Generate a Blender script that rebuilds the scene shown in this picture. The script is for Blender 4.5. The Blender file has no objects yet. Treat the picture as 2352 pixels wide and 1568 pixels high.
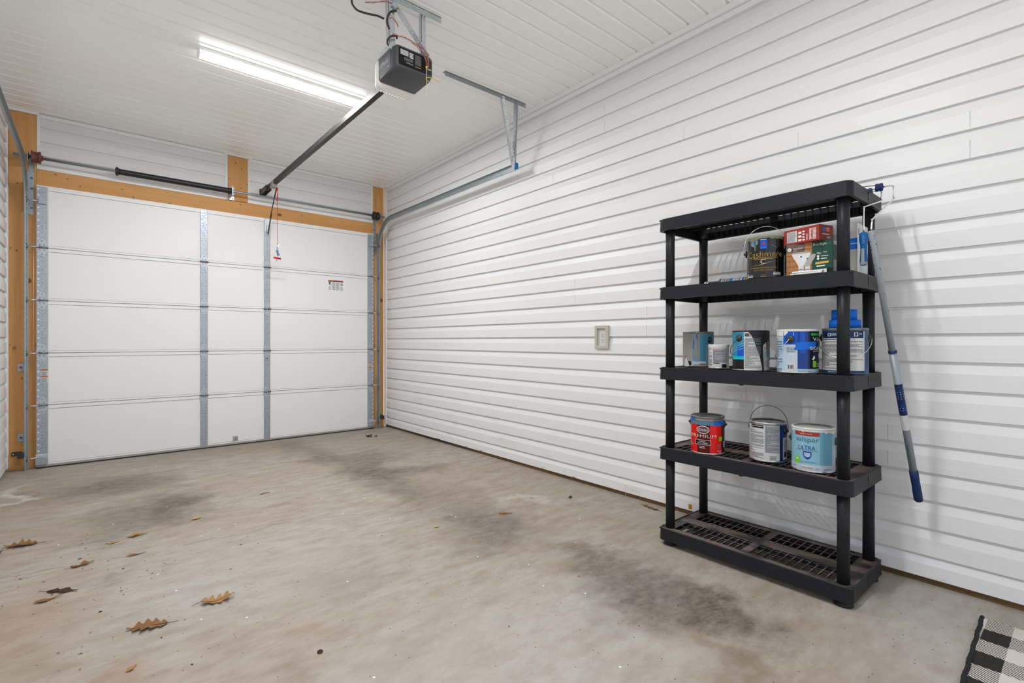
import bpy, bmesh, math, random
from mathutils import Vector, Matrix
random.seed(7)
SC = bpy.context.scene
COL = SC.collection
PI = math.pi
R = math.radians

# ------------------------------------------------------------------ camera, world, exposure
W, D, H = 2.937, 6.0, 3.124          # right wall, door plane, ceiling height (camera stands over the origin)
XL, YB = -0.575, -1.9                # left wall, back wall
cam = bpy.data.cameras.new('camera')
cam.sensor_width = 36.0
cam.lens = 36.0 * 1142.0 / 2352.0
cam.shift_y = -0.0005
cam.clip_start = 0.02
cam_o = bpy.data.objects.new('camera', cam)
COL.objects.link(cam_o)
cam_o.location = (0, 0, 1.116)
cam_o.rotation_euler = (R(90), 0, R(-40.14))
SC.camera = cam_o
wd = bpy.data.worlds.new('world')
SC.world = wd
wd.use_nodes = True
_n = wd.node_tree.nodes; _l = wd.node_tree.links            # pale sky, lower half brightened as ceiling fill; enters by the added openings behind
_tc = _n.new('ShaderNodeTexCoord'); _sx = _n.new('ShaderNodeSeparateXYZ'); _mr = _n.new('ShaderNodeMapRange'); _mx = _n.new('ShaderNodeMix')
_mx.data_type = 'RGBA'; _mr.inputs[1].default_value = -0.05; _mr.inputs[2].default_value = 0.05
_l.new(_tc.outputs['Generated'], _sx.inputs[0]); _l.new(_sx.outputs[2], _mr.inputs[0]); _l.new(_mr.outputs[0], _mx.inputs[0])
_mx.inputs[6].default_value = (0.80, 0.79, 0.775, 1); _mx.inputs[7].default_value = (0.50, 0.54, 0.60, 1)
_l.new(_mx.outputs[2], _n['Background'].inputs[0]); _n['Background'].inputs[1].default_value = 1.25
SC.view_settings.view_transform = 'Standard'
SC.view_settings.look = 'None'
SC.view_settings.gamma = 1.0
SC.view_settings.use_curve_mapping = False
SC.view_settings.exposure = 0.86
LED = 190.0                            # emission of the LED strips
SC.cycles.max_bounces = 12
SC.cycles.diffuse_bounces = 8
SC.cycles.sample_clamp_indirect = 6.0

# ------------------------------------------------------------------ materials
MATS = {}
def srgb(r, g, b):
    f = lambda c: (c/255/12.92) if c/255 <= 0.04045 else ((c/255+0.055)/1.055)**2.4
    return (f(r), f(g), f(b), 1)
def mat(name, col, rough=0.5, metal=0.0, spec=0.5, emit=None, es=0, bump=0, bscale=200, var=0, vscale=8, coat=0, trans=0):
    m = bpy.data.materials.new(name); m.use_nodes = True
    nt = m.node_tree; b = nt.nodes['Principled BSDF']
    if len(col) == 3: col = (*col, 1)
    b.inputs['Base Color'].default_value = col
    b.inputs['Roughness'].default_value = rough
    b.inputs['Metallic'].default_value = metal
    b.inputs['Specular IOR Level'].default_value = spec
    b.inputs['Coat Weight'].default_value = coat
    b.inputs['Transmission Weight'].default_value = trans
    if emit:
        b.inputs['Emission Color'].default_value = (*emit, 1); b.inputs['Emission Strength'].default_value = es
    tc = nt.nodes.new('ShaderNodeTexCoord')
    if var:
        n = nt.nodes.new('ShaderNodeTexNoise'); n.inputs['Scale'].default_value = vscale; n.inputs['Detail'].default_value = 5
        nt.links.new(tc.outputs['Object'], n.inputs['Vector'])
        mx = nt.nodes.new('ShaderNodeMix'); mx.data_type = 'RGBA'
        mx.inputs[6].default_value = tuple(c*(1-var) for c in col[:3]) + (1,)
        mx.inputs[7].default_value = tuple(min(1, c*(1+var)) for c in col[:3]) + (1,)
        nt.links.new(n.outputs['Fac'], mx.inputs[0]); nt.links.new(mx.outputs[2], b.inputs['Base Color'])
    if bump:
        n = nt.nodes.new('ShaderNodeTexNoise'); n.inputs['Scale'].default_value = bscale; n.inputs['Detail'].default_value = 3
        nt.links.new(tc.outputs['Object'], n.inputs['Vector'])
        bp = nt.nodes.new('ShaderNodeBump'); bp.inputs['Strength'].default_value = bump; bp.inputs['Distance'].default_value = 0.002
        nt.links.new(n.outputs['Fac'], bp.inputs['Height']); nt.links.new(bp.outputs['Normal'], b.inputs['Normal'])
    MATS[name] = m
    return m

class NT:
    """small wrapper to wire node graphs"""
    def __init__(s, m): s.nt = m.node_tree; s.b = s.nt.nodes['Principled BSDF']
    def n(s, t, **kw):
        o = s.nt.nodes.new(t)
        for k, v in kw.items(): setattr(o, k, v)
        return o
    def l(s, a, b): s.nt.links.new(a, b)
    def math(s, op, a, b=None, clamp=False):
        o = s.n('ShaderNodeMath', operation=op); o.use_clamp = clamp
        for i, v in enumerate((a, b)):
            if v is None: continue
            if isinstance(v, (int, float)): o.inputs[i].default_value = v
            else: s.l(v, o.inputs[i])
        return o.outputs[0]
    def noise(s, vec, scale, detail=4, rough=0.5):
        o = s.n('ShaderNodeTexNoise'); o.inputs['Scale'].default_value = scale
        o.inputs['Detail'].default_value = detail; o.inputs['Roughness'].default_value = rough
        if vec is not None: s.l(vec, o.inputs['Vector'])
        return o.outputs['Fac']
    def mapping(s, vec, loc=(0,0,0), rot=(0,0,0), scale=(1,1,1)):
        o = s.n('ShaderNodeMapping'); o.inputs['Location'].default_value = loc
        o.inputs['Rotation'].default_value = rot; o.inputs['Scale'].default_value = scale
        s.l(vec, o.inputs['Vector']); return o.outputs[0]
    def ramp(s, v, a, b, lo=0.0, hi=1.0, smooth=True):
        o = s.n('ShaderNodeMapRange'); o.interpolation_type = 'SMOOTHSTEP' if smooth else 'LINEAR'
        for i, x in enumerate((a, b, lo, hi)): o.inputs[i+1].default_value = x
        s.l(v, o.inputs[0]); return o.outputs[0]
    def mix(s, f, a, b, mode='MIX'):
        o = s.n('ShaderNodeMix', data_type='RGBA', blend_type=mode)
        if isinstance(f, (int, float)): o.inputs[0].default_value = f
        else: s.l(f, o.inputs[0])
        for i, v in ((6, a), (7, b)):
            if isinstance(v, tuple): o.inputs[i].default_value = v if len(v) == 4 else (*v, 1)
            else: s.l(v, o.inputs[i])
        return o.outputs[2]
    def bump(s, h, strength, dist=0.002):
        o = s.n('ShaderNodeBump'); o.inputs['Strength'].default_value = strength; o.inputs['Distance'].default_value = dist
        s.l(h, o.inputs['Height']); s.l(o.outputs[0], s.b.inputs['Normal'])

def siding_mat(name, dirt=True):
    m = mat(name, (0.83, 0.83, 0.83), rough=0.42, spec=0.45)
    g = NT(m); co = g.n('ShaderNodeTexCoord').outputs['Object']
    sx = g.n('ShaderNodeSeparateXYZ'); g.l(co, sx.inputs[0])
    v = g.mapping(co, scale=(4, 4, 95))
    grain = g.noise(v, 1.0, 5, 0.65)
    g.bump(grain, 0.55, 0.0014)
    c = (0.83, 0.83, 0.835, 1)
    tone = g.mix(g.noise(g.mapping(co, scale=(.6, .6, 7.87)), 1.0, 2), (0.72, 0.72, 0.725, 1), (0.77, 0.77, 0.772, 1))
    if dirt:
        lowz = g.ramp(sx.outputs[2], 0.0, 0.75, 1.0, 0.0)
        blot = g.ramp(g.noise(g.mapping(co, scale=(2, 2, 6)), 1.6, 6, 0.6), 0.56, 0.78)
        f = g.math('MULTIPLY', lowz, blot)
        tone = g.mix(g.math('MULTIPLY', f, 0.5), tone, (0.50, 0.44, 0.35, 1))
        # scuffs and chipped paint along the bottom edge
        edge = g.ramp(sx.outputs[2], 0.03, 0.06, 1.0, 0.0)
        chip = g.ramp(g.noise(g.mapping(co, scale=(9, 9, 40)), 1.0, 5, 0.6), 0.64, 0.68)
        tone = g.mix(g.math('MULTIPLY', edge, chip), tone, (0.16, 0.12, 0.09, 1))
    g.l(tone, g.b.inputs['Base Color'])
    return m

def wood_mat(name, axis, c0=(0.62, 0.305, 0.098), c1=(0.74, 0.405, 0.16)):
    m = mat(name, c0, rough=0.6, spec=0.3)
    g = NT(m); co = g.n('ShaderNodeTexCoord').outputs['Object']
    sc = [38, 38, 38]; sc[axis] = 1.6
    grain = g.noise(g.mapping(co, scale=tuple(sc)), 1.0, 4, 0.6)
    sc2 = [9, 9, 9]; sc2[axis] = 0.5
    broad = g.noise(g.mapping(co, scale=tuple(sc2)), 1.0, 3, 0.5)
    col = g.mix(grain, (*[x*0.82 for x in c0], 1), (*c1, 1))
    col = g.mix(g.math('MULTIPLY', g.ramp(broad, 0.35, 0.7), 0.45), col, (0.50, 0.235, 0.06, 1))
    for scl, lo, hi, st in ((6.5, 0.10, 0.16, 0.9), (17.0, 0.10, 0.17, 0.75)):
        kn = g.n('ShaderNodeTexVoronoi'); kn.inputs['Scale'].default_value = scl
        s3 = [1, 1, 1]; s3[axis] = 0.75
        g.l(g.mapping(co, loc=(scl, .3, .7), scale=tuple(s3)), kn.inputs['Vector'])
        pick = g.n('ShaderNodeSeparateColor'); g.l(kn.outputs['Color'], pick.inputs[0])
        on = g.ramp(pick.outputs[0], 0.30, 0.35, 0, 1)
        k = g.math('MULTIPLY', g.ramp(kn.outputs['Distance'], lo*0.6, hi, 1.0, 0.0), on)
        col = g.mix(g.math('MULTIPLY', k, st), col, (0.12, 0.04, 0.012, 1))
    g.l(col, g.b.inputs['Base Color'])
    g.bump(grain, 0.15, 0.001)
    return m

def concrete_mat():
    m = mat('concrete', (0.42, 0.39, 0.355), rough=0.72, spec=0.35)
    g = NT(m); co = g.n('ShaderNodeTexCoord').outputs['Object']
    n1 = g.noise(co, 1.1, 6, 0.62)
    n2 = g.noise(g.mapping(co, rot=(0, 0, R(35)), scale=(3.0, 11, 1)), 1.3, 6, 0.65)
    n3 = g.noise(co, 70, 4, 0.7)
    base = g.mix(g.ramp(n1, 0.33, 0.68), (0.345, 0.295, 0.238, 1), (0.385, 0.355, 0.315, 1))
    base = g.mix(g.math('MULTIPLY', g.ramp(n2, 0.36, 0.70), 0.62), base, (0.275, 0.225, 0.175, 1))
    base = g.mix(g.math('MULTIPLY', g.ramp(n3, 0.45, 0.8), 0.25), base, (0.28, 0.235, 0.19, 1))
    n4 = g.noise(g.mapping(co, rot=(0, 0, R(-25)), scale=(1, 1.8, 1)), 7, 8, 0.68)
    base = g.mix(g.math('MULTIPLY', g.ramp(n4, 0.46, 0.66), 0.42), base, (0.225, 0.178, 0.13, 1))
    base = g.mix(g.math('MULTIPLY', g.ramp(n4, 0.48, 0.30), 0.35), base, (0.44, 0.41, 0.37, 1))
    wob = g.n('ShaderNodeTexNoise'); wob.inputs['Scale'].default_value = 2.6; wob.inputs['Detail'].default_value = 6
    wob.inputs['Roughness'].default_value = 0.62
    g.l(co, wob.inputs['Vector'])
    vs = g.n('ShaderNodeVectorMath', operation='SUBTRACT'); g.l(wob.outputs['Color'], vs.inputs[0]); vs.inputs[1].default_value = (.5, .5, .5)
    vm = g.n('ShaderNodeVectorMath', operation='SCALE'); g.l(vs.outputs[0], vm.inputs[0]); vm.inputs['Scale'].default_value = 0.75
    va = g.n('ShaderNodeVectorMath', operation='ADD'); g.l(co, va.inputs[0]); g.l(vm.outputs[0], va.inputs[1])
    wco = va.outputs[0]
    fine = g.ramp(g.noise(g.mapping(co, rot=(0, 0, R(35)), scale=(5, 8, 1)), 2.6, 8, 0.75), 0.25, 0.72, 0.38, 1.0)
    DK, BR, WH, CL, LT = (0.075, 0.057, 0.042, 1), (0.17, 0.115, 0.07, 1), (0.66, 0.65, 0.63, 1), (0.34, 0.18, 0.11, 1), (0.50, 0.495, 0.49, 1)
    blobs = [ # cx, cy, rx, ry, rot, strength, colour
        (1.15, 1.35, 0.75, 0.55, 0, 0.45, LT), (0.6, 2.7, 0.7, 0.7, 0, 0.35, LT), (2.55, 0.42, 0.6, 0.35, 0, 0.45, LT),
        (0.12, 4.90, 0.45, 0.36, 0, 0.66, DK), (0.42, 4.05, 0.22, 0.52, -8, 0.82, DK), (0.14, 3.95, 0.28, 0.5, 0, 0.48, DK),
        (1.3, 5.75, 1.5, 0.35, 0, 0.35, BR), (1.9, 2.9, 0.35, 0.6, 0, 0.30, DK), (1.62, 5.55, 0.22, 0.50, 0, 0.40, DK), (1.70, 4.75, 0.22, 0.55, 0, 0.55, DK), (1.82, 4.0, 0.25, 0.5, 0, 0.75, DK),
        (2.05, 4.55, 0.30, 0.40, 0, 0.50, DK), (2.18, 3.80, 0.35, 0.16, 0, 0.55, DK), (1.75, 3.35, 0.2, 0.35, 0, 0.45, DK),
        (1.82, 2.35, 0.34, 0.40, 0, 0.58, DK), (1.95, 1.62, 0.22, 0.30, 0, 0.62, DK), (1.80, 1.28, 0.26, 0.25, 0, 0.70, DK),
        (1.97, 1.02, 0.17, 0.25, 0, 0.85, DK), (1.70, 0.93, 0.10, 0.09, 0, 0.62, BR), (1.62, 0.86, 0.13, 0.12, 0, 0.35, BR), (2.02, 1.80, 0.10, 0.09, 0, 0.40, BR),
        (-0.20, 2.75, 0.22, 0.45, 0, 0.40, CL), (-0.35, 4.2, 0.25, 0.8, 0, 0.25, BR), (0.0, 2.1, 0.12, 0.06, 0, 0.5, CL), (0.62, 2.0, 0.10, 0.10, 0, 0.35, CL), (0.55, 1.75, 0.1, 0.08, 0, 0.4, BR),
        (-0.41, 5.05, 0.06, 0.33, 0, 0.75, WH), (2.33, 2.62, 0.05, 0.2, 30, 0.35, WH),
        (2.2, 2.5, 0.2, 0.05, 10, 0.2, BR), (0.16, 3.02, 0.10, 0.10, 0, 0.35, DK), (0.9, 2.35, 0.25, 0.2, 0, 0.18, DK)]
    for cx, cy, rx, ry, rot, st, colr in blobs:
        mp = g.n('ShaderNodeMapping'); mp.vector_type = 'TEXTURE'
        mp.inputs['Location'].default_value = (cx, cy, 0); mp.inputs['Rotation'].default_value = (0, 0, R(rot)); mp.inputs['Scale'].default_value = (rx, ry, 1)
        g.l(wco, mp.inputs['Vector'])
        ln = g.n('ShaderNodeVectorMath', operation='LENGTH'); g.l(mp.outputs[0], ln.inputs[0])
        f = g.ramp(ln.outputs['Value'], 0.15, 1.35, min(0.97, st*1.22) if colr is DK else st, 0.0)
        base = g.mix(g.math('MULTIPLY', f, fine), base, colr)
    # hairline crack across the slab
    sx = g.n('ShaderNodeSeparateXYZ'); g.l(co, sx.inputs[0])
    mpx = g.mapping(co, scale=(1, 0, 0))
    wig = g.math('ADD', g.math('MULTIPLY', g.noise(mpx, 1.7, 3), 0.45), g.math('MULTIPLY', g.noise(mpx, 19, 3), 0.035))
    line = g.math('SUBTRACT', 3.05, g.math('MULTIPLY', sx.outputs[0], 0.13))
    dist = g.math('ABSOLUTE', g.math('SUBTRACT', sx.outputs[1], g.math('ADD', line, wig)))
    ck = g.math('MULTIPLY', g.ramp(dist, 0.0015, 0.006, 1.0, 0.0), g.ramp(g.noise(co, 5, 3), 0.35, 0.55))
    base = g.mix(g.math('MULTIPLY', ck, 0.7), base, (0.13, 0.10, 0.08, 1))
    # specks
    for scl, cc, th in ((34, (0.10, 0.07, 0.045, 1), 0.965), (21, (0.80, 0.80, 0.78, 1), 0.994)):
        vo = g.n('ShaderNodeTexVoronoi'); vo.inputs['Scale'].default_value = scl; vo.voronoi_dimensions = '2D'; g.l(co, vo.inputs['Vector'])
        pk = g.n('ShaderNodeSeparateColor'); g.l(vo.outputs['Color'], pk.inputs[0])
        f = g.math('MULTIPLY', g.ramp(vo.outputs['Distance'], 0.06, 0.12, 1.0, 0.0), g.math('GREATER_THAN', pk.outputs[0], th))
        base = g.mix(f, base, cc)
    g.l(base, g.b.inputs['Base Color'])
    g.l(g.ramp(n1, 0.2, 0.8, 0.5, 0.8), g.b.inputs['Roughness'])
    g.bump(g.math('ADD', n3, g.math('MULTIPLY', n2, 1.5)), 0.22, 0.003)
    return m

def galv_mat(name, col, rough=0.38, metal=0.75):
    m = mat(name, col, rough=rough, metal=metal, spec=0.5)
    g = NT(m); co = g.n('ShaderNodeTexCoord').outputs['Object']
    vo = g.n('ShaderNodeTexVoronoi'); vo.inputs['Scale'].default_value = 90; g.l(co, vo.inputs['Vector'])
    pk = g.n('ShaderNodeSeparateColor'); g.l(vo.outputs['Color'], pk.inputs[0])
    c = g.mix(pk.outputs[0], (*[x*0.92 for x in col], 1), (*[min(1, x*1.1) for x in col], 1))
    g.l(c, g.b.inputs['Base Color'])
    g.l(g.ramp(pk.outputs[1], 0, 1, rough-0.06, rough+0.1), g.b.inputs['Roughness'])
    return m

def shelf_mat():
    m = mat('black_resin', (0.013, 0.014, 0.017), rough=0.45, spec=0.2)
    g = NT(m); co = g.n('ShaderNodeTexCoord').outputs['Object']
    ge = g.n('ShaderNodeNewGeometry'); s = g.n('ShaderNodeSeparateXYZ'); g.l(ge.outputs['Normal'], s.inputs[0])
    sp = g.n('ShaderNodeSeparateXYZ'); g.l(co, sp.inputs[0])
    up = g.ramp(s.outputs[2], 0.85, 0.97)
    # reddish dust with a scalloped edge left on the deck tops
    n = g.noise(g.mapping(co, scale=(9, 4.5, 1)), 1.0, 3)
    dust = g.math('MULTIPLY', up, g.ramp(n, 0.42, 0.52, 0.15, 0.85))
    c = g.mix(dust, (0.014, 0.015, 0.018, 1), (0.18, 0.135, 0.125, 1))
    g.l(c, g.b.inputs['Base Color'])
    g.l(g.ramp(dust, 0, 1, 0.42, 0.75), g.b.inputs['Roughness'])
    g.bump(g.noise(co, 420, 2), 0.12, 0.0006)
    return m

def rug_mat():
    m = mat('rug_check', (0.5, 0.48, 0.45), rough=0.95, spec=0.1)
    g = NT(m); co = g.n('ShaderNodeTexCoord').outputs['Object']
    s = g.n('ShaderNodeSeparateXYZ'); g.l(co, s.inputs[0])
    par = lambda v, off, p: g.math('GREATER_THAN', g.math('FRACT', g.math('DIVIDE', g.math('ADD', v, off), p*2)), 0.5)
    a = par(s.outputs[0], 1.536, 0.104)      # rows away from the far edge
    b = par(s.outputs[1], 2.783, 0.0755)
    st = g.math('GREATER_THAN', g.math('FRACT', g.math('DIVIDE', g.math('ADD', g.math('ADD', s.outputs[0], g.math('MULTIPLY', s.outputs[1], -0.55)), 10), 0.0125)), 0.42)
    two = g.math('ADD', a, b)                # 0 black, 1 striped, 2 cream
    v = g.math('ADD', g.math('GREATER_THAN', two, 1.5), g.math('MULTIPLY', g.math('COMPARE', two, 1.0), st), clamp=True)
    nz = g.noise(g.mapping(co, scale=(300, 90, 1)), 1.0, 3)
    dk = g.mix(nz, (0.012, 0.012, 0.012, 1), (0.05, 0.047, 0.044, 1))
    lt = g.mix(nz, (0.52, 0.48, 0.44, 1), (0.70, 0.66, 0.61, 1))
    g.l(g.mix(v, dk, lt), g.b.inputs['Base Color'])
    g.bump(g.noise(g.mapping(co, scale=(420, 160, 1)), 1.0, 2), 0.6, 0.002)
    return m

M = MATS
siding_mat('siding'); siding_mat('siding_clean', False)
mat('vinyl_trim', (0.82, 0.82, 0.82), rough=0.4)
mat('ceiling_vinyl', (0.90, 0.90, 0.89), rough=0.28, spec=0.5)
wood_mat('pine_vertical', 2); wood_mat('pine_horizontal', 0); wood_mat('treated_board', 1, (0.05, 0.037, 0.022), (0.075, 0.055, 0.035))
concrete_mat(); shelf_mat(); rug_mat()
galv_mat('galvanised', (0.37, 0.41, 0.455), 0.42, 0.6)
galv_mat('track_steel', (0.33, 0.37, 0.385), 0.40, 0.70)
galv_mat('bright_zinc', (0.58, 0.62, 0.65), 0.36, 0.75)
galv_mat('hinge_zinc', (0.44, 0.48, 0.515), 0.40, 0.65)
mat('door_white', (0.79, 0.79, 0.783), rough=0.45, bump=0.05, bscale=300)
mat('dark_gap', (0.02, 0.02, 0.02), rough=0.8)
mat('rubber', (0.015, 0.015, 0.016), rough=0.7)
mat('black_steel', (0.03, 0.028, 0.027), rough=0.42, metal=0.5)
mat('spring_black', (0.035, 0.035, 0.04), rough=0.4, metal=0.6)
mat('red_drum', (0.16, 0.05, 0.04), rough=0.55, metal=0.3)
mat('black_plastic', (0.02, 0.02, 0.022), rough=0.45)
mat('grey_plastic', (0.06, 0.063, 0.07), rough=0.45, bump=0.08, bscale=600)
mat('logo_panel', (0.13, 0.14, 0.16), rough=0.4)
mat('silver_edge', (0.38, 0.37, 0.36), rough=0.4, metal=0.3)
mat('lens_white', (0.82, 0.80, 0.78), rough=0.5, spec=0.4)
mat('lens_slot_lit', (0.95, 0.92, 0.86), rough=0.5)  # light showing through the lens slots, put into a brighter colour
mat('led', (1, 1, 1), emit=(0.98, 0.99, 1.0), es=LED)
mat('led_side', (0.9, 0.9, 0.9), emit=(0.98, 0.99, 1.0), es=4.0)
mat('led_near', (1, 1, 1), emit=(0.98, 0.99, 1.0), es=LED*0.85)
mat('white_enamel', (0.85, 0.85, 0.85), rough=0.35)
mat('tin', (0.62, 0.62, 0.61), rough=0.28, metal=0.9, var=0.15, vscale=40)
mat('tin_dark', (0.20, 0.20, 0.20), rough=0.38, metal=0.8, var=0.3, vscale=30)
mat('wire_steel', (0.60, 0.60, 0.58), rough=0.3, metal=0.9)
mat('wire_dark', (0.10, 0.105, 0.12), rough=0.4, metal=0.5)
mat('chrome', (0.75, 0.75, 0.76), rough=0.15, metal=1.0)
P = lambda n, r, g, b, rough=0.35, **k: mat(n, tuple(c*0.8 for c in srgb(r, g, b)[:3]), rough=rough, **{'spec': 0.25, **k})
P('ink_white', 238, 238, 236); P('ink_black', 22, 22, 24); P('ink_grey', 120, 122, 126); P('ink_gold', 196, 150, 52)
P('ink_blue', 30, 70, 165); P('ink_teal', 30, 110, 120); P('ink_slate', 58, 76, 92); P('paper', 214, 214, 214); P('paper_grey', 176, 178, 182, var=0.12, vscale=220)
P('glidden_red', 224, 22, 16, 0.25); P('maroon', 92, 16, 14, 0.25); P('maroon_dark', 58, 14, 16, 0.3); P('lime', 128, 206, 30); P('green_bar', 48, 190, 30)
P('tape_blue', 10, 110, 228, 0.6); P('tape_blue_flat', 20, 108, 214, 0.55); P('tape_faded', 92, 136, 168, 0.5); P('sky_label', 136, 190, 210, 0.3); P('sky_label_deep', 110, 168, 192, 0.3)
P('royal', 12, 84, 196, 0.25); P('royal_deep', 10, 58, 140, 0.25); P('navy', 22, 44, 92, 0.3); P('navy_black', 12, 26, 58, 0.25); P('pale_blue', 172, 200, 220, 0.35); P('pale_grey_blue', 190, 204, 218, 0.35)
P('teal_label', 10, 140, 176, 0.25); P('cyan_band', 0, 186, 206, 0.25); P('muted_teal', 72, 140, 170, 0.35); P('muted_slate', 122, 146, 168, 0.4)
P('grey_paint', 150, 149, 142, 0.55, var=0.1, vscale=30); P('black_paint', 34, 34, 38, 0.45); P('white_paint', 226, 226, 222, 0.5); P('navy_tin', 70, 92, 128, 0.4)
P('can_black', 14, 14, 15, 0.12, coat=0.5); P('olive_paint', 120, 126, 98, 0.4); P('pink_band', 224, 170, 165)
P('brick_red', 160, 50, 40, 0.4); P('brick_red_dark', 120, 34, 30, 0.4); P('orange', 232, 112, 34); P('tag_amber', 196, 146, 24); P('sun_yellow', 224, 190, 40)
P('box_green', 34, 76, 62, 0.35); P('box_green_side', 62, 88, 84, 0.4); P('cedar', 176, 122, 76, 0.4, var=0.22, vscale=18); P('cedar_dark', 110, 70, 52, 0.4); P('box_taupe', 112, 96, 88, 0.4); P('carton', 218, 218, 216, 0.5); P('carton_shade', 176, 172, 166, 0.5)
P('bulb_white', 226, 226, 224); P('gold_pill', 224, 180, 84)
P('pole_grey', 158, 166, 172, 0.4, metal=0.2); P('grip_navy', 26, 50, 96, 0.5); P('grip_blue', 6, 96, 166, 0.5); P('grip_grey', 150, 156, 158, 0.55)
P('outlet_beige', 206, 200, 184, 0.4); P('outlet_white', 224, 224, 220, 0.35)
P('rope_red', 214, 62, 48, 0.6); P('wire_red', 190, 118, 104, 0.5); P('wire_white', 232, 228, 220, 0.5); P('wire_yellow', 236, 214, 20, 0.5)
P('leaf_brown', 140, 100, 62, 0.75, var=0.25, vscale=40); P('leaf_tan', 176, 134, 84, 0.75, var=0.2, vscale=40); P('leaf_dark', 72, 54, 40, 0.8, var=0.3, vscale=40); P('leaf_yellow', 206, 172, 100, 0.7)
P('sticker_orange', 214, 92, 34); P('sticker_red', 168, 54, 44); P('blue_cap', 20, 110, 190, 0.4)
P('rug_edge', 44, 44, 48, 0.95)
P('seam_grey', 205, 205, 204, 0.6)

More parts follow.
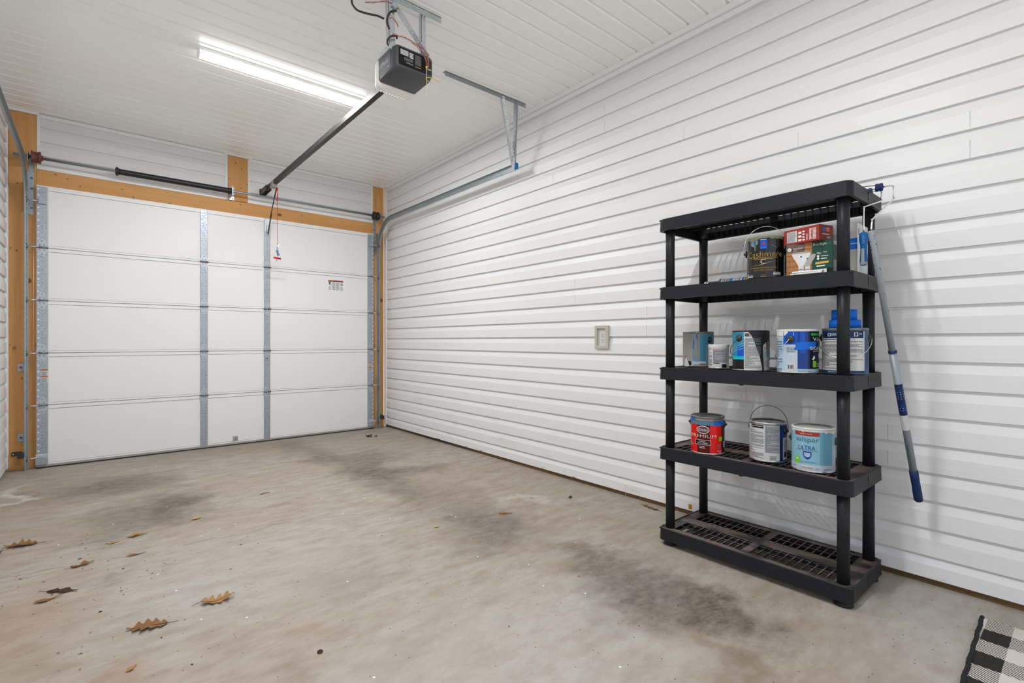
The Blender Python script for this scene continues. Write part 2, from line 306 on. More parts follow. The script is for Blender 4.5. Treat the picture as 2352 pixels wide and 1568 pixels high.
# ------------------------------------------------------------------ mesh builder
class MB:
    def __init__(s): s.bm = bmesh.new(); s.mats = []
    def mi(s, m):
        if m not in s.mats: s.mats.append(m)
        return s.mats.index(m)
    def face(s, pts, m, smooth=False):
        try: f = s.bm.faces.new([s.bm.verts.new(p) for p in pts])
        except ValueError: return None
        f.material_index = s.mi(m); f.smooth = smooth; return f
    def _faces(s, vs, idx, m, smooth=False):
        k = s.mi(m)
        for i in idx:
            try:
                f = s.bm.faces.new([vs[j] for j in i]); f.material_index = k; f.smooth = smooth
            except ValueError: pass
    def box(s, x0, x1, y0, y1, z0, z1, m, bev=0):
        s.obox(((x0+x1)/2, (y0+y1)/2, (z0+z1)/2), (1,0,0), (0,1,0), (0,0,1), (x1-x0)/2, (y1-y0)/2, (z1-z0)/2, m, bev)
    def obox(s, c, u, v, w, a, b, d, m, bev=0):
        c, u, v, w = Vector(c), Vector(u), Vector(v), Vector(w)
        if bev:
            e = min(bev, a*.9, b*.9, d*.9); vs = []; 
            # chamfered box from three nested shells
            tmp = bmesh.new(); bmesh.ops.create_cube(tmp, size=2.0)
            for q in tmp.verts: q.co = Vector((q.co.x*a, q.co.y*b, q.co.z*d))
            bmesh.ops.bevel(tmp, geom=list(tmp.edges), offset=e, segments=2, affect='EDGES', profile=0.6)
            mp = {q: s.bm.verts.new(c + u*q.co.x + v*q.co.y + w*q.co.z) for q in tmp.verts}
            k = s.mi(m)
            for f in tmp.faces:
                nf = s.bm.faces.new([mp[q] for q in f.verts]); nf.material_index = k
            tmp.free(); return
        vs = [s.bm.verts.new(c + u*(a*i) + v*(b*j) + w*(d*k)) for i in (-1, 1) for j in (-1, 1) for k in (-1, 1)]
        s._faces(vs, ((0,1,3,2), (4,6,7,5), (0,4,5,1), (2,3,7,6), (0,2,6,4), (1,5,7,3)), m)
    def prism(s, poly, axis, a0, a1, m, smooth=False):
        """extrude a closed 2D polygon along axis (0,1,2); poly in the two other axes in order"""
        def pt(p, a):
            q = list(p); q.insert(axis, a); return q
        n = len(poly)
        v0 = [s.bm.verts.new(pt(p, a0)) for p in poly]; v1 = [s.bm.verts.new(pt(p, a1)) for p in poly]
        s._faces(v0 + v1, [(i, (i+1) % n, n + (i+1) % n, n + i) for i in range(n)], m, smooth)
        s._faces(v0, [tuple(range(n))], m); s._faces(v1, [tuple(reversed(range(n)))], m)
    def loft(s, loops, m, cap=True, smooth=True):
        n = len(loops[0]); vs = [[s.bm.verts.new(p) for p in L] for L in loops]
        for a, b in zip(vs, vs[1:]):
            s._faces(a + b, [(i, (i+1) % n, n + (i+1) % n, n + i) for i in range(n)], m, smooth)
        if cap:
            s._faces(vs[0], [tuple(reversed(range(n)))], m); s._faces(vs[-1], [tuple(range(n))], m)
    def tube(s, pts, r, m, seg=8, cap=True):
        pts = [Vector(p) for p in pts]; loops = []; n = len(pts); rr = r if isinstance(r, (list, tuple)) else [r]*n
        t0 = (pts[1]-pts[0]).normalized(); ref = Vector((0,0,1)) if abs(t0.z) < 0.9 else Vector((1,0,0))
        u = t0.cross(ref).normalized()
        for i, p in enumerate(pts):
            t = (pts[min(i+1, n-1)] - pts[max(i-1, 0)]).normalized()
            u = (u - t*u.dot(t)).normalized(); v = t.cross(u)
            loops.append([p + (u*math.cos(a) + v*math.sin(a))*rr[i] for a in (2*PI*k/seg for k in range(seg))])
        s.loft(loops, m, cap)
    def lathe(s, prof, m, seg=32, c=(0,0,0), axis=(0,0,1), cap=True, smooth=True):
        """prof: list of (radius, height[, material])"""
        c = Vector(c); w = Vector(axis).normalized(); ref = Vector((1,0,0)) if abs(w.x) < 0.9 else Vector((0,1,0))
        u = (ref - w*ref.dot(w)).normalized(); v = w.cross(u)
        rings = [[s.bm.verts.new(c + w*p[1] + (u*math.cos(a) + v*math.sin(a))*p[0]) for a in (2*PI*k/seg for k in range(seg))] for p in prof]
        for i in range(len(prof)-1):
            mm = prof[i+1][2] if len(prof[i+1]) > 2 else m
            s._faces(rings[i] + rings[i+1], [(k, (k+1) % seg, seg + (k+1) % seg, seg + k) for k in range(seg)], mm, smooth)
        if cap:
            s._faces(rings[0], [tuple(reversed(range(seg)))], m); s._faces(rings[-1], [tuple(range(seg))], prof[-1][2] if len(prof[-1]) > 2 else m)
    def grid_plate(s, us, vs_, solid, o, U, V, N, th, m):
        """plate with rectangular holes: us/vs_ are grid lines, solid(i,j) says if a cell is filled"""
        o, U, V, N = Vector(o), Vector(U), Vector(V), Vector(N); nu, nv = len(us)-1, len(vs_)-1; k = s.mi(m); cache = {}
        def v(i, j, t):
            if (i, j, t) not in cache: cache[(i, j, t)] = s.bm.verts.new(o + U*us[i] + V*vs_[j] + N*(th*t))
            return cache[(i, j, t)]
        S = lambda i, j: 0 <= i < nu and 0 <= j < nv and solid(i, j)
        def f(*q):
            try: s.bm.faces.new(q).material_index = k
            except ValueError: pass
        for i in range(nu):
            for j in range(nv):
                if not S(i, j): continue
                f(v(i,j,1), v(i+1,j,1), v(i+1,j+1,1), v(i,j+1,1)); f(v(i,j,0), v(i,j+1,0), v(i+1,j+1,0), v(i+1,j,0))
                if not S(i-1, j): f(v(i,j,0), v(i,j,1), v(i,j+1,1), v(i,j+1,0))
                if not S(i+1, j): f(v(i+1,j,0), v(i+1,j+1,0), v(i+1,j+1,1), v(i+1,j,1))
                if not S(i, j-1): f(v(i,j,0), v(i+1,j,0), v(i+1,j,1), v(i,j,1))
                if not S(i, j+1): f(v(i,j+1,0), v(i,j+1,1), v(i+1,j+1,1), v(i+1,j+1,0))
    def angle_iron(s, p0, p1, A, B, m, w=0.032, th=0.0022, pitch=0.026, hole=0.009):
        """perforated L-section: legs along A and B from the edge p0-p1"""
        p0, p1 = Vector(p0), Vector(p1); L = (p1-p0).length; U = (p1-p0)/L; A, B = Vector(A), Vector(B)
        n = max(2, int(L/pitch)); us = [0.0]
        for i in range(n):
            c = (i+.5)*L/n; us += [c-hole/2, c+hole/2]
        us.append(L); vv = [0, w*.5-hole*.5, w*.5+hole*.5, w]
        for V, N in ((A, B), (B, A)):
            s.grid_plate(us, vv, lambda i, j: not (j == 1 and i % 2 == 1), p0, U, V, N, th, m)
    def sweep(s, path, X, prof, m):
        """closed profile (a along X, b along the in-plane normal) swept along a path lying in the plane normal to X"""
        X = Vector(X); path = [Vector(p) for p in path]; loops = []; n = len(path)
        for i, p in enumerate(path):
            t = (path[min(i+1, n-1)] - path[max(i-1, 0)]).normalized(); nn = X.cross(t).normalized()
            loops.append([p + X*a + nn*b for a, b in prof])
        s.loft(loops, m, True, False)
    def text(s, body, m, fn, w, h, sub=None):
        """text stretched to a w x h box; fn maps (a in 0..w, b in 0..h) to 3D"""
        vs, fs = glyphs(body)
        x0 = min(v[0] for v in vs); x1 = max(v[0] for v in vs); y0 = min(v[1] for v in vs); y1 = max(v[1] for v in vs)
        q = [s.bm.verts.new(fn((v[0]-x0)/max(1e-6, x1-x0)*w, (v[1]-y0)/max(1e-6, y1-y0)*h)) for v in vs]
        s._faces(q, fs, m)
    def build(s, name, parent=None, origin=None, recalc=True, smooth_angle=None, loc=None):
        me = bpy.data.meshes.new(name)
        o = Vector(origin) if origin is not None else (root_origin(parent) if parent is not None else Vector((0,0,0)))
        if o.length > 0: bmesh.ops.translate(s.bm, verts=s.bm.verts, vec=-o)
        if recalc: bmesh.ops.recalc_face_normals(s.bm, faces=s.bm.faces)
        s.bm.to_mesh(me); s.bm.free()
        for m in s.mats: me.materials.append(MATS[m])
        ob = bpy.data.objects.new(name, me); COL.objects.link(ob)
        if parent is not None: ob.parent = parent
        elif origin is not None: ob.location = o
        return ob

def root_origin(o):
    while o.parent is not None: o = o.parent
    return Vector(o['_o']) if '_o' in o else Vector((0,0,0))

_G = {}
THIN = ('valspar', 'Cashmere', 'PREMIUM', 'vals', 'outdoor', 'C', 'C L E')
def glyphs(body):
    if body not in _G:
        cu = bpy.data.curves.new('t', 'FONT'); cu.body = body; cu.size = 1.0; cu.resolution_u = 3; cu.offset = -0.014 if body in THIN else -0.004
        ob = bpy.data.objects.new('t', cu); me = bpy.data.meshes.new_from_object(ob)
        _G[body] = ([tuple(v.co) for v in me.vertices], [tuple(p.vertices) for p in me.polygons])
        bpy.data.objects.remove(ob); bpy.data.meshes.remove(me); bpy.data.curves.remove(cu)
    return _G[body]

def tag(o, label=None, cat=None, group=None, kind=None):
    if label: o['label'] = label
    if cat: o['category'] = cat
    if group: o['group'] = group
    if kind: o['kind'] = kind
    return o
def thing(name, loc, label, cat, group=None, kind=None):
    o = bpy.data.objects.new(name, None); COL.objects.link(o); o.location = loc; o.empty_display_size = 0.05
    o['_o'] = tuple(loc)
    return tag(o, label, cat, group, kind)
def arc(c, r, a0, a1, n, f):
    return [f(c[0] + r*math.cos(a0 + (a1-a0)*i/n), c[1] + r*math.sin(a0 + (a1-a0)*i/n)) for i in range(n+1)]
def rrect(x0, x1, y0, y1, r, n=4):
    out = []
    for cx, cy, a in ((x1-r, y1-r, 0), (x0+r, y1-r, 90), (x0+r, y0+r, 180), (x1-r, y0+r, 270)):
        out += [(cx + r*math.cos(R(a + 90*i/n)), cy + r*math.sin(R(a + 90*i/n))) for i in range(n+1)]
    return out
def smooth_path(pts, n=6):
    """Catmull-Rom"""
    P_ = [Vector(p) for p in pts]; P_ = [P_[0]*2-P_[1]] + P_ + [P_[-1]*2-P_[-2]]; out = []
    for i in range(1, len(P_)-2):
        a, b, c, d = P_[i-1:i+3]
        for k in range(n):
            t = k/n
            out.append(0.5*((2*b) + (c-a)*t + (2*a-5*b+4*c-d)*t*t + (3*b-a-3*c+d)*t**3))
    return out + [P_[-2]]

# ------------------------------------------------------------------ room shell
mb = MB(); mb.box(XL-.25, W+.25, YB-.2, D+.9, -0.12, 0, 'concrete')
tag(mb.build('floor'), 'stained grey concrete slab with a hairline crack', 'floor', kind='structure')

Z0, CP = 0.032, 0.127
def siding_profile(ztop):
    pr = [(0.0, Z0)]; z = Z0
    first = 0.134 - Z0
    hs = [first]
    while sum(hs) + Z0 < ztop - 0.02: hs.append(CP)
    for h_ in hs:
        z1 = min(z + h_, ztop)
        pr += [(0.0165, z), (0.0155, z + (z1-z)*0.58), (0.005, z + (z1-z)*0.885), (0.0, z + (z1-z)*0.895), (0.0, z1)]
        z = z1
    return pr
def siding_wall(name, base, sgn, a0, a1, axis, ztop, m, label, seams=(), zmin=None):
    mb = MB(); pr = siding_profile(ztop)
    if zmin is not None:
        pr = [(0.0, zmin)] + [p for p in pr if p[1] >= zmin-1e-6]
    prev = None
    for dx, z in pr:
        q = [(base - sgn*dx, a, z) if axis == 1 else (a, base - sgn*dx, z) for a in (a0, a1)]
        if prev: mb.face([prev[0], prev[1], q[1], q[0]], m)
        prev = q
    # backing sheet
    bx = base + sgn*0.05
    lo, hi = min(base, bx), max(base, bx)
    if axis == 1: mb.box(lo if sgn < 0 else base + .001, hi if sgn > 0 else base - .001, a0, a1, zmin or 0.0, ztop, 'treated_board' if zmin is None else m)
    else: mb.box(a0, a1, base + .001, base + .05, zmin or 0, ztop, m)
    for y, z, n in seams:
        k = round((z - 0.134)/CP - 0.5)
        zz0 = 0.134 + CP*k + 0.002; zz1 = zz0 + CP*n - 0.004
        for q in range(n):
            za = 0.134 + CP*(k+q) + .002
            mb.box(base - sgn*0.0170, base - sgn*0.0150, y-.0009, y+.0009, za, za + CP*.6, 'seam_grey')
    return tag(mb.build(name, recalc=False), label, 'wall', kind='structure')
seams = [(1.06, 2.18, 1), (0.369, 1.95, 2), (1.742, 2.47, 1), (2.394, 2.68, 2), (3.531, 1.81, 1), (4.044, 1.87, 1), (2.023, 1.2, 2), (2.692, 1.43, 2), (0.661, 0.64, 2), (1.342, 0.80, 1), (2.199, 0.08, 1), (2.936, 2.46, 1)]
siding_wall('wall_right', W, 1, YB, D+.05, 1, H-.03, 'siding', 'white horizontal vinyl siding wall with the shelf', seams)
siding_wall('wall_left', XL, -1, -0.25, D+.05, 1, H-.03, 'siding', 'white siding wall at the left edge')
mb = MB(); OPX0, OPX1, OPZ = -0.35, 2.70, 2.60       # wide unseen opening behind the viewer, added to let fill daylight in
mb.box(XL-.05, OPX0, YB-.06, YB, 0, H, 'siding_clean'); mb.box(OPX1, W+.05, YB-.06, YB, 0, H, 'siding_clean'); mb.box(OPX0, OPX1, YB-.06, YB, OPZ, H, 'siding_clean')
tag(mb.build('wall_back'), 'white wall with an unseen opening behind the viewer, added for daylight', 'wall', kind='structure')
mb = MB(); mb.box(XL-.05, XL, YB, -0.25, 2.25, H, 'siding_clean'); mb.box(XL-.05, XL, YB, -1.70, 0, 2.25, 'siding_clean')  # unseen side opening, added so daylight reaches the right wall
tag(mb.build('wall_side'), 'white wall around an unseen side opening added for daylight', 'wall', kind='structure')
pl_ = bpy.data.lights.new('side_portal', 'AREA'); pl_.shape = 'RECTANGLE'; pl_.size = 1.45; pl_.size_y = 2.25; pl_.cycles.is_portal = True
po_ = bpy.data.objects.new('side_portal', pl_); COL.objects.link(po_); po_.location = (XL-.02, -.975, 1.125); po_.rotation_euler = (R(90), 0, R(-90))
pl_ = bpy.data.lights.new('back_portal', 'AREA'); pl_.shape = 'RECTANGLE'; pl_.size = OPX1-OPX0; pl_.size_y = OPZ; pl_.cycles.is_portal = True
po_ = bpy.data.objects.new('back_portal', pl_); COL.objects.link(po_); po_.location = ((OPX0+OPX1)/2, YB-.03, OPZ/2); po_.rotation_euler = (R(90), 0, R(180))
# far wall above the door header, two siding fields, plus a sheathing behind
mb = MB(); mb.box(XL-.05, W+.05, 6.20, 6.25, 2.48, H+.02, 'siding_clean'); mb.box(XL-.05, -0.6, 6.0, 6.25, 0, H, 'siding_clean')
for x0, x1 in ((-0.377, 1.109), (1.302, 2.757)):
    prev = None
    pr = [(0.0, 2.632)]
    for zz in (2.632, 2.757, 2.884, 3.011):
        z1 = min(zz + CP, H-.02); pr += [(0.0165, zz), (0.0155, min(zz+.074, z1-.001)), (0.005, min(zz+.112, z1-.0008)), (0.0, min(zz+.1135, z1-.0005)), (0.0, z1)]
    for dx, z in pr:
        q = [(x0, 6.075-dx, z), (x1, 6.075-dx, z)]
        if prev: mb.face([prev[0], prev[1], q[1], q[0]], 'siding_clean')
        prev = q
    mb.box(x0, x1, 6.076, 6.10, 2.632, H, 'siding_clean')
    # J-channel frame
    mb.box(x0, x0+.022, 6.048, 6.075, 2.632, H-.01, 'vinyl_trim'); mb.box(x1-.022, x1, 6.048, 6.075, 2.632, H-.01, 'vinyl_trim')
    mb.box(x0, x1, 6.046, 6.075, H-.036, H-.004, 'vinyl_trim'); mb.box(x0, x1, 6.046, 6.075, 2.632, 2.665, 'vinyl_trim')
tag(mb.build('wall_far', recalc=False), 'white siding strips above the garage door header', 'wall', kind='structure')

mb = MB(); prev = None; y = 1.944 - 0.1299*30; pr = []
while y < D + .12:
    pr += [(y, H), (y+.001, H+.013), (y+.012, H+.013), (y+.022, H+.0005), (y+.024, H)]
    y += 0.1299
for yy, z in pr:
    q = [(XL-.03, yy, z), (W+.03, yy, z)]
    if prev: mb.face([prev[1], prev[0], q[0], q[1]], 'ceiling_vinyl')
    prev = q
mb.box(XL-.1, W+.1, YB-.2, D+.25, H+.03, H+.08, 'ceiling_vinyl')
tag(mb.build('ceiling', recalc=False), 'white grooved vinyl plank ceiling', 'ceiling', kind='structure')

mb = MB(); mb.box(W-.045, W-.002, YB, D+.04, 3.088, H-.0005, 'vinyl_trim'); mb.box(W-.026, W-.002, YB, D+.04, 3.052, 3.086, 'vinyl_trim')
tag(mb.build('trim_1'), 'white crown channel where the right wall meets the ceiling', 'trim', kind='structure')
mb = MB(); mb.box(W-.028, W, D-.005, D+.043, 0.03, 3.088, 'vinyl_trim'); tag(mb.build('trim_2'), 'white corner channel at the far right corner', 'trim', kind='structure')
mb = MB(); mb.box(XL, XL+.022, D-.005, D+.043, 0.03, 3.09, 'vinyl_trim'); tag(mb.build('trim_3'), 'white corner channel at the far left corner', 'trim', kind='structure')
mb = MB(); mb.box(XL, -0.36, 6.025, 6.044, H-.022, H-.0005, 'vinyl_trim'); mb.box(1.07, 1.34, 6.022, 6.044, H-.016, H-.0005, 'vinyl_trim'); mb.box(2.72, W-.03, 6.025, 6.044, H-.018, H-.0005, 'vinyl_trim')
tag(mb.build('trim_4'), 'white ceiling edge channel above the wooden posts', 'trim', kind='structure')

# ------------------------------------------------------------------ timber
def timber(name, x0, x1, y0, y1, z0, z1, m, label, cat, cracks=()):
    mb = MB(); c = ((x0+x1)/2, (y0+y1)/2, z0)
    mb.box(x0, x1, y0, y1, z0, z1, m, 0.003)
    for cx, ca, cb in cracks: mb.box(cx-.0012, cx+.0012, y0-.0006, y0+.002, ca, cb, 'dark_gap')
    o = mb.build(name, origin=c); return tag(o, label, cat)
timber('wooden_post', -0.553, -0.379, 6.046, 6.19, 0.0, H-.022, 'pine_vertical', 'orange pine post left of the garage door, in the far left corner', 'post')
timber('wooden_post', 2.759, 2.908, 6.046, 6.19, 0.0, H-.018, 'pine_vertical', 'orange pine post right of the garage door, in the far right corner', 'post', ((2.83, 0.1, 0.9), (2.80, 2.7, 3.05)))
timber('wooden_beam', -0.378, 2.758, 6.046, 6.19, 2.490, 2.631, 'pine_horizontal', 'long knotty pine header beam running above the garage door', 'beam')
timber('wooden_block', 1.110, 1.301, 6.032, 6.19, 2.633, H-.017, 'pine_vertical', 'short upright pine board above the header, holding the spring bracket', 'board')

# ------------------------------------------------------------------ garage door
door = thing('door_1', (1.18, 6.0, 0), 'white sectional garage door with grey metal stiles', 'garage door', kind='structure')
DX0, DX1, YD = -0.378, 2.742, 5.995
zs = [0.022, 0.553, 1.010, 1.472, 1.935, 2.474]
for k in range(5):
    a, b = zs[k], zs[k+1]; mb = MB()
    mb.box(DX0, DX1, YD+.014, YD+.044, a+.0015, b-.0015, 'door_white')
    mb.box(DX0, DX1, YD+.034, YD+.044, a-.004 if k else a, a+.002, 'door_white')
    mb.box(DX0, DX1, YD+.005, YD+.014, a+.022, b-.0355, 'door_white')
    mb.box(DX0, DX1, YD, YD+.014, b-.0315, b-.003, 'door_white')              # folded rails at the section edges
    mb.box(DX0, DX1, YD+.003, YD+.014, a+.003, a+.0195, 'door_white')
    for x in (-0.296, 0.838, 0.920, 1.444, 1.524, 2.655):                     # backsheet edges beside the stiles
        mb.box(x-.004, x+.004, YD+.0035, YD+.006, a+.016, b-.03, 'door_white')
    mb.build('door_section', door)
STILES = [(-0.375, -0.303), (0.849, 0.913), (1.453, 1.516), (2.663, 2.739)]
for si, (x0, x1) in enumerate(STILES):
    xc = (x0+x1)/2; end = si in (0, 3)
    for k in range(5):
        a, b = zs[k]+.004, zs[k+1]-.004; mb = MB(); yy = YD-.007
        mb.box(x0, x1, yy, YD+.006, a, b, 'galvanised', 0.002)
        n = int((b-a)/.027)
        for i in range(n):                                                  # punched holes
            z = a + .02 + i*.027
            if i % 4 != 3: mb.box(xc-.002, xc+.002, yy-.0006, yy+.001, z-.002, z+.002, 'dark_gap')
            if i % 5 == 2: 
                for s_ in (-1, 1): mb.box(xc+s_*.017-.002, xc+s_*.017+.002, yy-.0006, yy+.001, z-.002, z+.002, 'dark_gap')
            if end and i % 2 == 0:
                xo = x0+.012 if si == 0 else x1-.010
                mb.box(xo-.006, xo+.006, yy-.0006, yy+.001, z-.006, z+.006, 'door_white')
        if si == 2 and k == 1: mb.box(xc-.006, xc+.006, yy-.003, yy, 0.915, 0.927, 'sticker_red')
        mb.build('stile', door)
for si, (x0, x1) in enumerate(STILES):
    xc = (x0+x1)/2; end = si in (0, 3)
    for k in range(1, 5):
        z = zs[k]; mb = MB(); hw = .034 if not end else .036
        for sg in (1, -1):      # tapering hinge leaves
            mb.prism([(xc-hw, z+sg*.008), (xc+hw, z+sg*.008), (xc+hw, z+sg*.03), (xc+.012, z+sg*.078), (xc-.012, z+sg*.078), (xc-hw, z+sg*.03)], 1, YD-.011, YD-.007, 'hinge_zinc')
            for dx, dz in ((-.014, .022), (.014, .022), (0, .058)):
                mb.lathe([(.006, 0), (.006, .004), (.003, .006)], 'galvanised', 6, (xc+dx, YD-.011, z+sg*dz), (0,-1,0))
        mb.tube([(xc-hw-.003, YD-.014, z), (xc+hw+.003, YD-.014, z)], .0085, 'tin_dark', 10)
        mb.build('hinge', door)
for side, xt in ((-1, -0.437), (1, 2.794)):
    for z in zs[1:5] + [2.335, 0.10]:
        mb = MB(); xe = -0.36 if side < 0 else 2.725
        mb.tube([(xe, 5.968, z), (xt, 5.960, z)], .005, 'bright_zinc', 8)
        mb.lathe([(.021, -.006), (.021, .006)], 'tin_dark', 16, (xt, 5.960, z), (1,0,0))
        if z == 2.335:
            mb.box(min(xe, xe+side*-.05), max(xe, xe+side*-.05), YD-.03, YD-.007, z-.02, z+.03, 'galvanised')
        if z == 0.10:
            mb.box(x0 := (DX0-.004 if side < 0 else DX1-.074), x0+.078, YD-.03, YD-.007, 0.035, 0.09, 'galvanised', .003)
            mb.box(x0, x0+.078, YD-.018, YD-.007, 0.09, 0.125, 'bright_zinc', .003)
        mb.build('roller', door)
mb = MB(); mb.box(DX0, DX1, YD-.004, YD+.044, 0.012, 0.030, 'silver_edge'); mb.box(DX0, DX1, YD-.001, YD+.05, 0.0, 0.014, 'rubber'); mb.build('bottom_seal', door)
mb = MB(); mb.box(-0.377, 2.757, 6.030, 6.045, 2.474, 2.489, 'vinyl_trim'); tag(mb.build('trim_5'), 'white weather strip under the header beam', 'trim', kind='structure')
# warning sticker
mb = MB(); yy = YD+.0056; f = lambda a, b: (2.165+a, yy-.0006, 1.722+b)
def rect(mb, f, a0, a1, b0, b1, m): mb.face([f(a0, b0), f(a1, b0), f(a1, b1), f(a0, b1)], m)
mb.box(2.163, 2.352, yy-.0003, yy+.002, 1.720, 1.853, 'paper')
f2 = lambda a, b: (2.165+a, yy-.0009, 1.722+b)
rect(mb, f2, 0, .062, .116, .129, 'sticker_orange'); rect(mb, f2, .062, .185, .116, .129, 'sticker_red'); rect(mb, f2, 0, .185, .111, .116, 'ink_black')
rect(mb, f2, .004, .04, .098, .107, 'ink_black')
mb.face([f2(*p) for p in ((.012,.098), (.018,.098), (.041,.066), (.036,.066), (.024,.08), (.020,.072), (.014,.072), (.014,.084), (.008,.08))], 'ink_black')
for cx0, cx1, nn in ((.048, .09, 9), (.095, .138, 9), (.006, .04, 4), (.146, .182, 4)):
    for i in range(nn):
        b = .10 - i*.0105 if nn == 9 else .052 - i*.0125
        rect(mb, f2, cx0, cx1 - random.random()*.008, b-.005, b, 'ink_grey')
ring = [(.165 + .019*math.cos(a), .083 + .019*math.sin(a)) for a in (2*PI*i/20 for i in range(20))]; rin = [(.165 + .0155*math.cos(a), .083 + .0155*math.sin(a)) for a in (2*PI*i/20 for i in range(20))]
for i in range(20): mb.face([f2(*ring[i]), f2(*ring[(i+1) % 20]), f2(*rin[(i+1) % 20]), f2(*rin[i])], 'ink_black')
mb.face([f2(.152,.098), f2(.156,.099), f2(.179,.069), f2(.175,.067)], 'ink_black'); rect(mb, f2, .158, .172, .074, .09, 'ink_grey')
tag(mb.build('warning_sticker', door), 'white warning sticker with an orange red header bar')
for x0, z0 in ((-0.348, 0.752), (2.672, 0.728)):
    mb = MB(); mb.box(x0, x0+.045, YD-.0085, YD-.007, z0, z0+.116, 'paper'); f3 = lambda a, b, x0=x0, z0=z0: (x0+a, YD-.0089, z0+b)
    for b in (.104, .046): rect(mb, f3, 0, .045, b, b+.011, 'sticker_orange')
    for b0 in (.062, .006):
        for i in range(4): rect(mb, f3, .004, .041-random.random()*.01, b0+i*.009, b0+i*.009+.004, 'ink_grey')
    tag(mb.build('caution_sticker', door), 'small white caution sticker with two orange bars')
mb = MB(); mb.box(1.148, 1.196, YD-.002, YD+.006, 0.042, 0.095, 'silver_edge', .001); mb.lathe([(.006, 0), (.006, .004)], 'tin_dark', 8, (1.172, YD-.002, 0.066), (0,-1,0)); mb.build('lift_plate', door)
mb = MB(); mb.box(1.462, 1.508, YD-.012, YD-.007, 2.33, 2.47, 'bright_zinc', .002); mb.box(1.470, 1.474, YD-.045, YD-.01, 2.335, 2.40, 'galvanised'); mb.box(1.496, 1.500, YD-.045, YD-.01, 2.335, 2.40, 'galvanised'); mb.build('arm_bracket', door)

# ------------------------------------------------------------------ door tracks
def track(side, x, yend, label):
    s_ = side
    t = thing('door_track', (x, 5.955, 0), label, 'track')
    prof_pts = [(.0, -.026), (.022, -.026), (.026, -.020), (.026, .020), (.022, .026), (.012, .026), (.012, .0235), (.021, .0235), (.0235, .018), (.0235, -.018), (.021, -.0235), (.0, -.0235)]
    prof = [(s_*a, b) for a, b in prof_pts]
    if s_ < 0: prof = prof[::-1]
    mb = MB(); mb.sweep([(x, 5.960, 0.012), (x, 5.960, 2.262)], (1,0,0), prof, 'track_steel'); mb.build('vertical_rail', t)
    path = [(x, 5.960, 2.264)] + arc((5.60, 2.27), 0.36, 0, PI/2, 14, lambda a, b: (x, a, b))[1:] + [(x, yend, 2.622)]
    mb = MB(); mb.sweep(path, (1,0,0), prof, 'track_steel'); mb.build('horizontal_rail', t)
    xo = x + s_*.026
    mb = MB(); pl = 0.09 if s_ < 0 else .05
    # flag bracket joining the rails, screwed to the post
    mb.box(min(x-s_*.03, x+s_*.012), max(x-s_*.03, x+s_*.012), 6.036, 6.045, 2.22, 2.60, 'galvanised', .002)
    mb.box(xo, xo+s_*.003, 5.96, 6.044, 2.24, 2.50, 'galvanised') if s_ > 0 else mb.box(xo-.003, xo, 5.96, 6.044, 2.24, 2.50, 'galvanised')
    for z in (2.28, 2.35, 2.45, 2.54): mb.lathe([(.009, 0), (.009, .006), (.004, .008)], 'tin_dark', 6, (x-s_*.018, 6.036, z), (0,-1,0))
    mb.build('flag_bracket', t)
    for z in ((0.278, 0.885) if s_ < 0 else (0.6, 1.5)):
        mb = MB(); xa, xb = sorted((xo, xo+s_*.045))
        mb.box(xa, xb, 6.040, 6.0455, z-.035, z+.035, 'galvanised', .001); mb.box(xo-.0015, xo+.0015, 5.965, 6.043, z-.03, z+.03, 'galvanised')
        mb.lathe([(.009, 0), (.009, .005)], 'sticker_red' if s_ < 0 else 'tin_dark', 6, (xo+s_*.026, 6.040, z), (0,-1,0)); mb.build('track_bracket', t)
    # end stop and hanger of perforated angle
    mb = MB(); mb.box(x-.008, x+.02, yend-.004, yend+.004, 2.598, 2.648, 'blue_cap', .002); mb.build('end_bolt', t)
    mb = MB(); mb.angle_iron((x-s_*.78, yend-.10, H-.001), (x+s_*.02, yend-.10, H-.001), (0,1,0), (0,0,-1), 'track_steel', .034); mb.build('ceiling_angle', t)
    mb = MB(); mb.angle_iron((x-s_*.245, yend-.095, H-.012), (x-s_*.014, yend+.035, 2.64), (s_*.76,-.52,-.23), (s_*.42,.80,-.42), 'bright_zinc', .032); mb.build('hanger_strut', t)
    mb = MB(); mb.angle_iron((x-s_*.09, yend-.115, H+.0-.02), (x+s_*.0, yend+.02, 2.60), (s_*.9,.43,0), (-s_*.3,.95,0), 'galvanised', .028); mb.build('hanger_strut', t)
    return t
track(1, 2.782, 3.245, 'grey steel door track curving along the right wall, hung from the ceiling')
track(-1, -0.425, 3.245, 'grey steel door track curving along the left wall at the picture edge')

# ------------------------------------------------------------------ torsion spring line
ts = thing('torsion_spring', (1.18, 5.93, 2.70), 'black torsion spring on a steel shaft above the garage door', 'spring')
YS, ZS = 5.93, 2.70
mb = MB(); mb.tube([(-0.516, YS, ZS), (2.86, YS, ZS)], .0127, 'track_steel', 14); mb.build('shaft', ts)
mb = MB(); n = 200; prof = []
for i in range(n*2+1):
    t_ = i/(n*2); x = 0.19 + t_*0.90
    prof.append((.0285 if i % 2 else .0255, x))
mb.lathe(prof, 'spring_black', 18, (0, YS, ZS), (1,0,0)); mb.build('spring_coil', ts)
mb = MB(); mb.lathe([(.026, .16), (.034, .163), (.034, .188), (.024, .19)], 'spring_black', 18, (0, YS, ZS), (1,0,0))
for a in (0, 90, 180, 270): mb.lathe([(.006, 0), (.006, .012)], 'red_drum', 8, (0.174, YS+.03*math.cos(R(a)), ZS+.03*math.sin(R(a))), (0, math.cos(R(a)), math.sin(R(a))))
mb.build('winding_cone', ts)
mb = MB(); mb.lathe([(.024, 1.09), (.033, 1.092), (.033, 1.118), (.02, 1.12)], 'spring_black', 18, (0, YS, ZS), (1,0,0))
